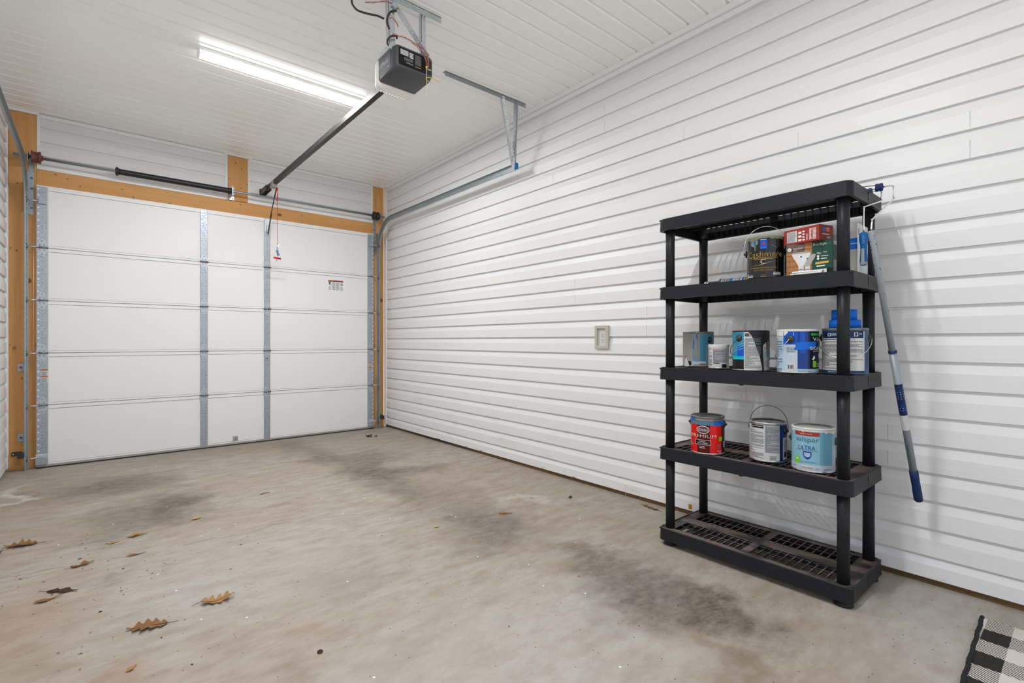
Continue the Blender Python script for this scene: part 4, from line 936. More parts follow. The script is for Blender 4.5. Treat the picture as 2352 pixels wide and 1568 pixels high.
# third shelf
paint_can('paint_can', (2.655, 1.492, D3), .0838, .196, 'paint can smeared with grey paint, leftmost on the middle shelf', body='grey_paint', top='grey_paint', rim_mat='tin_dark',
    patches=[('muted_slate', -.36, .12, .012, .182), ('muted_teal', .12, 1.9, .012, .182), ('grey_paint', -.20, -.06, .05, .182, 1), ('grey_paint', .0, .10, .04, .182, 1), ('muted_slate', .48, 1.0, .012, .126, 1), ('pale_grey_blue', -.36, .48, .012, .030, 1), ('ink_blue', -.32, -.28, .10, .15, 2), ('ink_blue', -.14, -.10, .16, .18, 2), ('ink_blue', -.05, -.02, .15, .18, 2)],
    polys=[('paper', 3, [(-.86, .0), (-.83, .035), (-.72, .058), (-.66, .03), (-.60, .02), (-.55, .003), (-.7, -.0)]), ('ink_black', 2, [(-.62, .028), (-.48, .034), (-.42, .012), (-.55, .008)]), ('paper', 3, [(-.45, .004), (-.36, .012), (-.33, .045), (-.30, .012), (-.24, .008)]), ('ink_black', 2, [(-.83, .05), (-.72, .062), (-.70, .058), (-.8, .046)])],
    lines=[('ink_slate', .10, .42, .014, .022, 1)], ear='black_plastic', ear_t=47, ear_z=.150)
paint_can('small_paint_can', (2.520, 1.300, D3), .0505, .126, 'small quart paint can with white label on the middle shelf', body='tin', top='white_paint', rim_mat='white_paint',
    patches=[('paper', -1.9, .93, .008, .116), ('paper_grey', -.55, .80, .030, .100, 1), ('pink_band', -.55, .80, .100, .106, 2), ('ink_black', -.50, .10, .026, .030, 2), ('ink_black', .30, .74, .008, .024, 2), ('white_paint', -1.2, 1.2, .112, .120, 2)],
    lines=[('ink_grey', -.5, .75, .034, .098, 16), ('ink_grey', -.95, -.62, .02, .108, 16), ('pink_band', -.9, -.62, .012, .03, 3)])
paint_can('paint_can', (2.490, 1.120, D3), .0822, .195, 'teal paint can with black paint dripping over its white label', body='tin', top='black_paint', rim_mat='black_paint',
    patches=[('teal_label', -1.9, -.36, .070, .186), ('royal', -.72, -.36, .070, .12, 1), ('cyan_band', -1.9, -.36, .054, .070), ('ink_black', -1.9, -.36, .006, .054), ('paper', -.36, 1.9, .006, .186), ('ink_black', -.31, -.09, .166, .180, 1), ('ink_white', -.26, -.14, .172, .174, 2), ('white_paint', -.8, -.1, .186, .190, 1)],
    polys=[('black_paint', 4, [(-.12, .188), (.02, .172), (.16, .150), (.30, .110), (.46, .072), (.58, .020), (.60, .002), (.69, .002), (.66, .06), (.62, .11), (.66, .125), (.76, .135), (.80, .14), (.84, .07), (.87, .06), (.88, .14), (.93, .145), (.97, .05), (1.0, .05), (1.1, .12), (1.3, .188)])]
        + [('sky_label', 2, [(-.98, .085 + .006*i), (-.36, .108 + .013*i), (-.36, .1105 + .013*i), (-.98, .087 + .006*i)]) for i in range(5)],
    lines=[('ink_black', -.07, .02, .166, .178, 2), ('ink_grey', -.31, .52, .014, .160, 30), ('ink_grey', .62, .98, .02, .12, 16)],
    ear='black_plastic', ear_t=-39, ear_z=.158, bail=('hang', .085, 'wire_dark'))
paint_can('paint_can', (2.460, 0.895, D3), .0830, .196, 'bright blue paint can with a strip of blue tape across it', body='tin', top='tin_dark', rim_mat='white_paint',
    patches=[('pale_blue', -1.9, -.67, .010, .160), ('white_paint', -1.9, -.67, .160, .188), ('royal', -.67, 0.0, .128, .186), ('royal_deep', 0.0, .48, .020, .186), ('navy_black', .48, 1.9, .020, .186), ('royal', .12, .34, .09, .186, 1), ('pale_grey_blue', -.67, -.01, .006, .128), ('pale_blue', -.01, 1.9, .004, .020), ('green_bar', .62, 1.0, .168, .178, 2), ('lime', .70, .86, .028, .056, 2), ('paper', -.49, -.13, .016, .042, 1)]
        + [('ink_black', -.45 + .029*i, -.45 + .029*i + random.choice((.008, .014, .019)), .019, .038, 2) for i in range(10)],
    polys=[('tape_blue_flat', 6, [(-.17, .104), (-.09, .120), (-.07, .138), (.40, .140), (.80, .141), (.84, .135), (.80, .116), (.4, .106), (0, .103)]), ('white_paint', 2, [(-.65, .183), (-.62, .166), (-.46, .180), (-.44, .186), (-.6, .19)]), ('white_paint', 2, [(-.21, .168), (-.19, .168), (-.18, .182), (-.2, .182)]),
           ('ink_white', 3, [(.66, .065), (.72, .058), (.78, .066), (.80, .075), (.76, .074), (.74, .082), (.70, .068)]), ('ink_white', 3, [(.94, .088), (.985, .088), (.985, .06), (.955, .072)])]
        + [('ink_black', 3, [(-.95+.1*i, .162), (-.93+.1*i, .170), (-.90+.1*i, .163)]) for i in range(3)],
    texts=[('vals', 'ink_white', .68, 1.04, .145, .168), ('SIGNAT', 'ink_white', .54, 1.12, .1045, .1185), ('INTERIOR', 'ink_white', .70, 1.02, .096, .1005), ('124 FL OZ / 3.66 L', 'ink_slate', .02, .60, .008, .0145)],
    lines=[('ink_grey', -.98, -.72, .015, .150, 12), ('ink_grey', -.5, -.1, .095, .12, 3), ('ink_white', .88, 1.0, .03, .05, 3)], ear='black_plastic', ear_t=-20, ear_z=.152, bail=('hang', .085, 'wire_steel'))
paint_can('paint_can', (2.550, 0.734, D3), .0865, .200, 'navy paint can with white label behind the front right post', body='navy_tin', top='tin_dark', rim_mat='tin_dark',
    patches=[('navy', -1.9, .76, .156, .186), ('paper', -1.0, .80, .016, .156), ('paper', .76, .80, .156, .186), ('navy', -1.0, .80, .006, .016), ('navy_tin', .80, 1.9, .006, .19), ('navy', .90, .96, .03, .11, 1), ('ink_white', -.72, -.58, .165, .178, 1), ('navy', -.69, -.61, .167, .176, 2), ('ink_white', .38, .54, .164, .180, 1), ('navy', .41, .51, .166, .178, 2), ('ink_black', -.95, -.35, .1495, .152, 1)],
    lines=[('ink_white', -.54, -.3, .168, .178, 3), ('ink_white', .58, .68, .172, .178, 2), ('ink_white', -.95, .6, .158, .163, 1), ('ink_grey', -.92, .72, .025, .145, 22), ('ink_white', -.7, .6, .009, .013, 1)],
    ear='black_plastic', ear_t=88, ear_z=.158, bail=('hang', .088, 'wire_steel'))
# top shelf but one: black can
paint_can('paint_can', (2.475, 1.043, D4), .0825, .196, 'glossy black paint can with gold lettering on the upper shelf', body='can_black', top='olive_paint', rim_mat='olive_paint',
    patches=[('can_black', -.92, .92, .004, .182), ('royal', -.26, .08, .137, .180, 2), ('ink_white', -.26, .08, .1795, .1815, 2), ('tape_blue', -.24, .06, .138, .146, 3)],
    polys=[('olive_paint', 2, [(-.97, .188), (-.92, .180), (-.80, .184), (-.74, .172), (-.66, .168), (-.62, .180), (-.54, .13), (-.51, .13), (-.48, .178), (-.3, .184), (-.28, .188)]), ('tape_faded', 2, [(-.76, .178), (-.62, .182), (-.36, .176), (-.4, .160), (-.62, .150), (-.74, .158)]), ('olive_paint', 2, [(.2, .188), (.3, .181), (.5, .184), (.62, .180), (.7, .184), (.86, .178), (.9, .188)]), ('tape_faded', 3, [(.30, .150), (.52, .146), (.58, .138), (.44, .148), (.30, .154)]),
           ('sticker_red', 4, [(-.17, .158), (-.09, .172), (-.01, .158), (-.05, .152), (-.13, .152)]), ('ink_gold', 2, [(-.72, .060), (-.2, .064), (.2, .074), (.5, .076), (.2, .0725), (-.2, .062)])],
    texts=[('Cashmere', 'ink_gold', -.85, .80, .099, .125), ('C', 'ink_white', -.24, .02, .0665, .088), ('INTERIOR ACRYLIC LATEX', 'ink_gold', -.70, .54, .0455, .0505), ('LIFETIME LIMITED WARRANTY', 'ink_gold', -.60, .40, .035, .039), ('LOW', 'ink_gold', -.20, .02, .012, .016), ],
    lines=[('ink_gold', -.74, .58, .094, .099, 1), ('ink_gold', -.55, .36, .088, .093, 1), ('ink_gold', -.24, .06, .005, .010, 1), ('ink_white', -.90, -.62, .008, .026, 3), ('ink_white', .38, .74, .012, .030, 3)], ear='black_plastic', ear_t=90, ear_z=.128, bail=(92, .130, 'wire_steel'))

# ------------------------------------------------------------------ tape rolls on the navy can
def tape_roll(z, ro, ri, h, label, dx=0, dy=0):
    c = (2.550+dx, 0.734+dy, z); t = thing('tape_roll', c, label, 'tape', 'blue masking tape rolls')
    mb = MB(); mb.lathe([(ri, 0), (ro, 0), (ro, h), (ri, h), (ri, 0)], 'tape_blue', 40, c, cap=False); mb.build('tape_band', t)
    mb = MB(); mb.lathe([(ri-.0025, 0), (ri, 0), (ri, h), (ri-.0025, h), (ri-.0025, 0)], 'carton_shade', 32, c, cap=False); mb.build('core', t)
tape_roll(D3+.2003, .060, .038, .036, 'wide roll of blue tape lying on the navy paint can')
tape_roll(D3+.2366, .048, .038, .045, 'smaller roll of blue tape stacked on top of the wide roll', .004, .004)

# ------------------------------------------------------------------ boxes on the upper shelf
fb = thing('light_bulb_box', (2.50, 0.838, D4), 'green and wood-print floodlight bulb box on the upper shelf', 'box')
fx0, fx1, fy0, fy1, fz0, fz1 = 2.444, 2.562, 0.748, 0.936, D4, D4+.146
mb = MB(); mb.box(fx0, fx1, fy0, fy1, fz0, fz1, 'box_green_side', .001); mb.build('carton', fb)
mb = MB(); F = lambda a, b, e=.0005: (fx0-e, fy1-a, fz0+b); WW, HH = fy1-fy0, fz1-fz0
def pr_(a0, a1, b0, b1, m_, e=.0005): mb.face([F(a0, b0, e), F(a1, b0, e), F(a1, b1, e), F(a0, b1, e)], m_)
sp = .106
pr_(0, sp, 0, HH, 'cedar'); pr_(0, sp*.72, HH*.74, HH, 'box_taupe', .0008)
for i in range(5):
    pr_(0, sp, HH*(.12+.17*i), HH*(.12+.17*i)+.0022, 'cedar_dark', .0008)
    for k in range(4): a = ((k*.029 + i*.011) % .10)+.003; pr_(a, a+.0012, HH*(.12+.17*i), HH*min(1, .29+.17*i), 'cedar_dark', .0008)
pr_(sp, WW, 0, HH, 'box_green')
def poly(pts, m_, e): mb.face([F(a, b, e) for a, b in pts], m_)
for ox, oy, sc in ((.062, .010, 1.0), (.088, .010, .86)):
    e = .0012 if ox < .08 else .001
    cm = 'bulb_white' if ox < .08 else 'carton_shade'
    poly([(ox-.040*sc, oy+.091*sc), (ox+.040*sc, oy+.091*sc), (ox+.034*sc, oy+.076*sc), (ox+.022*sc, oy+.056*sc), (ox+.012*sc, oy+.035*sc), (ox-.012*sc, oy+.035*sc), (ox-.022*sc, oy+.056*sc), (ox-.034*sc, oy+.076*sc)], cm, e)
    poly([(ox-.034*sc, oy+.0955*sc), (ox+.034*sc, oy+.0955*sc), (ox+.041*sc, oy+.090*sc), (ox-.041*sc, oy+.090*sc)], 'paper_grey', e)
    poly([(ox-.012*sc, oy+.035*sc), (ox+.012*sc, oy+.035*sc), (ox+.010*sc, oy+.006*sc), (ox-.010*sc, oy+.006*sc)], 'carton', e)
    poly([(ox-.009*sc, oy+.020*sc), (ox+.009*sc, oy+.020*sc), (ox+.009*sc, oy+.016*sc), (ox-.009*sc, oy+.016*sc)], 'ink_grey', e+.0003)
    poly([(ox-.003, oy+.072*sc), (ox+.003, oy+.072*sc), (ox+.003, oy+.078*sc), (ox-.003, oy+.078*sc)], 'ink_slate', e+.0003)
poly([(sp+.014, .044), (WW-.016, .047), (WW-.016, .056), (sp+.014, .053)], 'gold_pill', .0009)
poly([(sp+.018, .033), (sp+.052, .034), (sp+.052, .039), (sp+.018, .038)], 'ink_white', .0009)
pr_(sp+.036, sp+.058, .004, .022, 'ink_white', .0009); pr_(sp+.060, sp+.080, .004, .024, 'ink_black', .0009); pr_(sp+.004, sp+.03, .006, .016, 'ink_slate', .0009)
tx = lambda s_, m_, a, b, w, h, e=.0016: mb.text(s_, m_, lambda p, q: F(a+p, b+q, e), w, h)
tx('outdoor', 'ink_white', .030, HH-.026, .040, .011); tx('Style', 'ink_white', .030, HH-.034, .014, .006); tx('Floodlight', 'ink_white', sp+.005, HH-.022, .054, .013); tx('LED', 'ink_grey', sp+.062, HH-.018, .014, .006)
tx('90w', 'ink_white', sp+.020, .088, .017, .009); tx('15w', 'ink_white', sp+.046, .091, .014, .008); pr_(sp+.036, sp+.064, .077, .080, 'ink_white', .0012); pr_(sp+.036, sp+.060, .066, .069, 'ink_white', .0012); tx('GE', 'box_taupe', .0085, HH-.028, .009, .008, .0020)
for a, b, rr in ((.013, HH-.024, .0085),): mb.face([F(a + rr*math.cos(2*PI*i/20), b + rr*math.sin(2*PI*i/20), .0016) for i in range(20)], 'ink_white')
for a, b in ((sp+.025, .079), (sp+.025, .068)): mb.face([F(a + .005*math.cos(2*PI*i/12), b + .005*math.sin(2*PI*i/12), .0016) for i in range(12)], 'ink_white')
mb.build('printed_front', fb, recalc=False)
mb = MB(); S = lambda a, b: (fx0+a, fy0-.0009, fz0+b); mb.face([(fx0+.002, fy0-.0005, fz0+.002), (fx1-.002, fy0-.0005, fz0+.002), (fx1-.002, fy0-.0005, fz1-.002), (fx0+.002, fy0-.0005, fz1-.002)], 'box_green_side')
for b0, b1 in ((.126, .142), (.004, .058)): mb.face([S(.004, b0), S(.10, b0), S(.10, b1), S(.004, b1)], 'carton')
for i in range(7): mb.face([S(.008, .010+i*.007), S(.09, .010+i*.007), S(.09, .0125+i*.007), S(.008, .0125+i*.007)], 'ink_grey') if i < 0 else mb.box(fx0+.008, fx0+.09, fy0-.0014, fy0-.0005, fz0+.010+i*.007, fz0+.0125+i*.007, 'ink_grey')
mb.build('printed_side', fb, recalc=False)

rb = thing('red_bulb_box', (2.43, 0.87, fz1), 'small dark red box lying on top of the green light bulb box', 'box')
p0, p1 = Vector((2.4075, .789, fz1+.0003)), Vector((2.4558, .9518, fz1+.0003)); U_ = (p1-p0).normalized(); V_ = Vector((U_.y, -U_.x, 0)); LW, LD, LH = .170, .090, .067
c = p0 + U_*LW/2 + V_*LD/2 + Vector((0,0,LH/2))
mb = MB(); mb.obox(c, U_, V_, (0,0,1), LW/2, LD/2, LH/2, 'brick_red', .001); mb.build('carton', rb)
G_ = lambda a, b, e=.0005: p1 - U_*a - V_*e + Vector((0,0,b)); S_ = lambda a, b, e=.0005: p0 + V_*a - U_*e + Vector((0,0,b))
mb = MB()
def q4(fn, a0, a1, b0, b1, m_, e=.0005): mb.face([fn(a0, b0, e), fn(a1, b0, e), fn(a1, b1, e), fn(a0, b1, e)], m_)
q4(G_, .016, .066, .008, .058, 'paper')
for i in range(9): q4(G_, .019, .063-random.random()*.01, .012+i*.005, .0142+i*.005, 'ink_grey', .0009)
for a0, a1, nn in ((.072, .088, 3), (.092, .104, 4), (.112, .117, 1), (.124, .136, 9), (.14, .158, 9)):
    st = .05/nn
    for i in range(nn): q4(G_, a0, a1-random.random()*.003, .008+i*st, .008+i*st+st*.55, 'ink_white')
q4(S_, 0, LD, 0, LH, 'brick_red_dark'); q4(S_, .022, .040, .040, .056, 'tape_blue_flat', .0009); q4(S_, .044, .066, .038, .056, 'orange', .0009); q4(S_, .070, .080, .02, .05, 'brick_red', .0009)
mb.text('100W', 'ink_white', lambda p, q: S_(.048+p, .008+q, .0012), .026, .010); q4(S_, .018, .066, .025, .028, 'ink_white', .0009)
mb.build('printing', rb, recalc=False)
mb = MB()
for i in range(6): mb.face([tuple(p1 - U_*(.03+i*.02) + V_*.01 - Vector((0,0,.0004))), tuple(p1 - U_*(.04+i*.02) + V_*.01 - Vector((0,0,.0004))), tuple(p1 - U_*(.05+i*.02) + V_*.045 - Vector((0,0,.0004))), tuple(p1 - U_*(.04+i*.02) + V_*.045 - Vector((0,0,.0004)))], 'ink_gold') if i < 0 else None
mb.bm.free()

wbx = thing('white_carton', (2.67, .80, D4), 'tall white carton with a blue band at the right end of the upper shelf', 'box')
wx0, wx1, wy0, wy1, wz1 = 2.600, 2.752, .700, .915, D4+.232
mb = MB(); mb.box(wx0, wx1, wy0, wy1, D4, wz1, 'carton', .001); mb.build('carton', wbx)
mb = MB(); A = lambda a, b, e=.0005: (wx0-e, wy1-a, D4+b); B = lambda a, b, e=.0005: (wx0+a, wy0-e, D4+b); LW2 = wy1-wy0
q4(A, LW2-.050, LW2, .115, .140, 'tape_blue_flat'); q4(A, LW2-.050, LW2, .140, .143, 'carton', .0008); q4(A, LW2-.050, LW2, .143, .165, 'tape_blue', .0005); q4(A, LW2-.050, LW2, 0, .113, 'carton_shade'); q4(A, LW2-.070, LW2-.050, .16, .23, 'paper_grey'); q4(A, LW2-.11, LW2-.09, .17, .225, 'paper_grey'); q4(A, LW2-.20, LW2-.17, .10, .2, 'paper_grey')
mb.text('C L E', 'ink_blue', lambda p, q: A(.052+p, .178+q, .0012), .10, .020)
q4(B, .03, .07, .01, .06, 'pale_grey_blue'); mb.face([B(.022+.010*math.cos(2*PI*i/16), .195+.016*math.sin(2*PI*i/16), .0006) for i in range(16)], 'tape_blue_flat'); mb.face([B(.022+.006*math.cos(2*PI*i/16), .195+.011*math.sin(2*PI*i/16), .0009) for i in range(16)], 'carton')
mb.build('printing', wbx, recalc=False)

# flat white pieces, spray can, caulk tube
for k, (dz, da) in enumerate(((0, 0), (.0082, .06))):
    t = MB(); c = Vector((2.418, .842 - k*.004, D4+.0042+dz)); u = Vector((math.sin(da)*-1, math.cos(da), 0)); v = Vector((math.cos(da), math.sin(da), 0))
    t.obox(c, u, v, (0,0,1), .064 - k*.003, .014, .004, 'ink_white', .0035)
    tag(t.build('plastic_strip', origin=c), ('flat white plastic strip lying on the shelf under another, before the bulb box', 'flat white plastic strip topmost of the pair before the bulb box')[k], 'plastic strip', 'flat white plastic strips')
sc_ = thing('spray_can', (2.592, 1.008, D4), 'silver can half hidden between the black paint can and bulb box', 'can')
mb = MB(); mb.lathe([(.028, 0), (.031, .003), (.031, .140), (.026, .150), (.018, .156)], 'tin', 28, (2.592, 1.008, D4)); mb.build('can_body', sc_)
mb = MB(); mb.lathe([(.017, .1565), (.017, .170), (.010, .174)], 'black_plastic', 20, (2.592, 1.008, D4)); mb.build('nozzle', sc_)
ct = thing('caulk_tube', (2.68, 1.29, D4), 'white caulk tube with blue print lying on the upper shelf by the black can', 'tube')
rr = .0235; yc0 = 1.365; c = (2.68, 0, D4+.0262)
mb = MB(); mb.lathe([(rr, 0), (rr, .205)], 'carton', 28, (2.68, yc0, c[2]), (0,-1,0)); mb.build('tube_body', ct)
mb = MB(); mb.lathe([(.012, -.008), (.026, -.006), (.026, .003), (rr, .004)], 'grey_plastic', 28, (2.68, yc0, c[2]), (0,-1,0)); mb.lathe([(.009, -.070), (.009, -.008)], 'black_plastic', 14, (2.68, yc0, c[2]+.006), (0,-1,0)); mb.build('collar', ct)
mb = MB(); mb.lathe([(.013, -.098), (.015, -.096), (.015, -.072), (.010, -.070)], 'chrome', 18, (2.68, yc0, c[2]+.004), (0,-1,0)); mb.build('end_cap', ct)
mb = MB()
def CT(a, t, e=.0006): return (2.68 - (rr+e)*math.cos(t), yc0 - a, c[2] + (rr+e)*math.sin(t))
for a0, a1, m_ in ((.012, .02, 'ink_grey'), (.024, .030, 'ink_black'), (.036, .048, 'ink_grey'), (.052, .062, 'tape_blue_flat'), (.064, .072, 'tape_blue_flat'), (.082, .088, 'ink_grey'), (.096, .10, 'ink_black'), (.106, .112, 'tape_blue_flat'), (.122, .134, 'tape_blue_flat'), (.134, .150, 'sun_yellow'), (.139, .146, 'ink_black')):
    for i in range(6):
        t0, t1 = R(5+i*15), R(5+(i+1)*15 - (4 if m_ in ('ink_grey', 'ink_black') else 0)); mb.face([CT(a0, t0), CT(a1, t0), CT(a1, t1), CT(a0, t1)], m_)
mb.build('printing', ct, recalc=False)

# ------------------------------------------------------------------ paint rollers and pole hanging at the shelf end
def cage(mb, p0, p1, r=.0165):
    p0, p1 = Vector(p0), Vector(p1); ax = (p1-p0).normalized(); ref = Vector((0,0,1)); u = ax.cross(ref).normalized(); v = ax.cross(u)
    for p, s_ in ((p0, 1), (p1, -1)): mb.lathe([(.008, -.008), (.017, -.006), (.018, 0), (.018, .006), (.014, .008), (.018, .010), (.018, .020), (.010, .022)], 'grip_navy', 18, p, ax*s_)
    n = 5
    for k in range(n):
        a = 2*PI*k/n
        pts = [p0 + (p1-p0)*t + (u*math.cos(a)+v*math.sin(a))*(r*(.75 + .35*math.sin(PI*t))) for t in (.08, .25, .5, .75, .92)]
        mb.tube(pts, .0014, 'wire_dark', 6)
ep = thing('extension_pole', (2.80, .522, .41), 'long grey extension pole with a roller frame hooked over the shelf top', 'paint roller')
pt, pb = Vector((2.412, .602, 1.563)), Vector((2.796, .522, .408)); ax = (pb-pt).normalized(); Lp = (pb-pt).length
def along(z): return pt + ax*((pt.z - z)/(pt.z - pb.z)*Lp)
mb = MB(); mb.lathe([(.0105, 0), (.0118, .004), (.0118, .56)], 'pole_grey', 20, pt, ax)
for i in range(40):
    a = random.random()*2*PI; h_ = random.random()**1.3*.46+.015; q = pt + ax*h_; u = ax.cross(Vector((0,1,0))).normalized(); v = ax.cross(u); nrm = u*math.cos(a)+v*math.sin(a)
    s_ = random.uniform(.0008, .002); mb.obox(q+nrm*.0118, ax, ax.cross(nrm), nrm, s_*1.6, s_, .0003, 'ink_black')
mb.build('inner_tube', ep)
zr = 1.072; hr = (along(zr)-pt).length
mb = MB(); mb.lathe([(.0125, hr-.004), (.0158, hr-.003), (.0158, hr+.006), (.014, hr+.007)], 'grip_navy', 22, pt, ax); mb.build('lock_ring', ep)
hg = (along(.545)-pt).length
mb = MB(); mb.lathe([(.0140, hr+.006), (.0140, hg)], 'pole_grey', 24, pt, ax); mb.build('outer_tube', ep)
mb = MB(); mb.lathe([(.0165, hg-.004), (.0165, hg+.03), (.0158, hg+.06), (.0168, hg+.10), (.0168, Lp-.006), (.013, Lp)], 'grip_navy', 24, pt, ax); mb.build('grip', ep)
u = Vector((-pt.x, -pt.y, 0)); u = (u - ax*u.dot(ax)).normalized(); v = ax.cross(u)
def PLp(h_, t, e=.0006): return pt + ax*h_ + (u*math.cos(t)+v*math.sin(t))*(.0140+e)
ha, hb2, hc = (along(.935)-pt).length, (along(.80)-pt).length, (along(.735)-pt).length
mb = MB()
for h0, h1, m_ in ((ha, hb2, 'navy'), (hb2, hc, 'paper')):
    for i in range(12): t0, t1 = R(-90+i*15), R(-90+(i+1)*15); mb.face([PLp(h0, t0), PLp(h1, t0), PLp(h1, t1), PLp(h0, t1)], m_, True)
for k in range(11):
    h0 = ha + .012 + k*.0105
    if 5 < k < 9: continue
    for t0, t1 in ((-50, -10), (-5, 35)): mb.face([PLp(h0, R(t0), .001), PLp(h0+.004, R(t0), .001), PLp(h0+.004, R(t1), .001), PLp(h0, R(t1), .001)], 'pale_blue' if k > 1 else 'tape_blue')
mb.face([PLp(ha+.09, R(-30), .001), PLp(ha+.115, R(-30), .001), PLp(ha+.115, R(5), .001), PLp(ha+.09, R(5), .001)], 'royal')
for k in range(4): mb.face([PLp(hb2+.008+k*.012, R(-45), .001), PLp(hb2+.012+k*.012, R(-45), .001), PLp(hb2+.012+k*.012, R(30), .001), PLp(hb2+.008+k*.012, R(30), .001)], 'ink_grey')
h1_ = (along(.555)-pt).length; h0_ = (along(.665)-pt).length
mb.text('PROJECT SOURCE', 'ink_teal', lambda a, b: PLp(h1_-a, R(8)+b/.014, .0012), h1_-h0_, .006); mb.build('paper_label', ep, recalc=False)
mb = MB(); mb.tube(smooth_path([(2.716, .632, 1.8085), (2.722, .603, 1.8085), (2.733, .598, 1.800), (2.736, .599, 1.760), (2.730, .600, 1.748), (2.440, .601, 1.618), (2.424, .602, 1.604), (2.412, .602, 1.566)], 5), .0034, 'chrome', 8); mb.build('frame_wire', ep)
mb = MB(); cage(mb, (2.714, .640, 1.8085), (2.655, .855, 1.8035)); mb.build('roller_cage', ep)

rf = thing('paint_roller_frame', (2.49, .648, 1.50), 'paint roller frame with blue and grey grip hanging from the shelf top', 'paint roller')
mb = MB(); gx, gy = 2.490, .648
mb.lathe([(.009, 0), (.0135, -.004), (.0165, -.016), (.0165, -.030), (.0125, -.055), (.0115, -.075), (.0135, -.105), (.0145, -.125), (.0125, -.138), (.010, -.140)], 'grip_blue', 24, (gx, gy, 1.575)); mb.build('grip', rf)
mb = MB()
vd = Vector((-gx, -gy, 0)).normalized(); sd = Vector((-vd.y, vd.x, 0))
for (a0, a1, z0, z1) in ((-40, 10, 1.445, 1.505), (-60, 60, 1.437, 1.449)):
    rad = lambda z: .0150 if z < 1.455 else .0128 if z > 1.49 else .0140
    for i in range(6):
        t0, t1 = R(a0+(a1-a0)*i/6), R(a0+(a1-a0)*(i+1)/6)
        mb.face([Vector((gx, gy, z)) + (vd*math.cos(t)+sd*math.sin(t))*rad(z) for t, z in ((t0, z0), (t1, z0), (t1, z1), (t0, z1))], 'grip_grey')
for k in range(4):
    z = 1.528 + k*.008; mb.face([Vector((gx, gy, z)) + (vd*math.cos(t)+sd*math.sin(t))*.0172 + Vector((0,0,dz)) for t, dz in ((R(-25), -.003), (R(0), .001), (R(20), -.003), (R(0), .003))], 'pale_blue')
tag(mb.build('grip_inlay', rf, recalc=False), 'grey soft inlay')
mb = MB(); mb.tube(smooth_path([(2.752, .672, 1.8065), (2.752, .652, 1.8065), (2.752, .648, 1.800), (2.752, .648, 1.765), (2.744, .648, 1.753), (2.510, .648, 1.687), (2.493, .648, 1.674), (2.490, .648, 1.575)], 5), .0032, 'chrome', 8); mb.build('frame_wire', rf)
mb = MB(); cage(mb, (2.752, .690, 1.8045), (2.750, .90, 1.8035), .0155); mb.build('roller_cage', rf)

# ------------------------------------------------------------------ rug
rg = thing('rug', (2.40, -0.02, 0), 'black and cream buffalo check woven rug at the lower right corner', 'rug')
mb = MB(); nx, ny = 30, 20; X0, X1, Y0, Y1 = 2.02, 2.728, -.40, .305
def rz(i, j): return .006 + .0016*math.sin(i*.9+j*.3)*math.sin(j*.7)
vv = [[mb.bm.verts.new((X0+(X1-X0)*i/nx, Y0+(Y1-Y0)*j/ny + .018*(1-i/nx)*-1.2, rz(i, j))) for j in range(ny+1)] for i in range(nx+1)]
for i in range(nx):
    for j in range(ny): mb._faces([vv[i][j], vv[i+1][j], vv[i+1][j+1], vv[i][j+1]], [(0,1,2,3)], 'rug_check', True)
edge = [(X0, Y0-.022, .001), (X1, Y0, .001), (X1, Y1, .001), (X0, Y1-.022, .001)]
mb.face([(X0, Y0-.022, .0008), (X1, Y0, .0008), (X1, Y1, .0008), (X0, Y1-.022, .0008)], 'rug_edge')
for a, b in zip(edge, edge[1:] + edge[:1]): mb.face([a, b, (b[0], b[1], .007), (a[0], a[1], .007)], 'rug_check')
w = mb.build('woven_field', rg, recalc=False)
mb = MB(); n = 60
pts = [(X1+.006 - (X1-X0)*i/n, Y1+.004 - .022*i/n + .0012*math.sin(i*.6), .0075) for i in range(n+1)]
mb.tube(pts, [.0070 + .0005*math.sin(i*2.1) for i in range(n+1)], 'rug_edge', 10); tag(mb.build('bound_edge', rg), 'dark rolled binding')
# keep the pattern anchored to the far corner of the rug
w.data.transform(Matrix.Translation(Vector((0,0,0))))

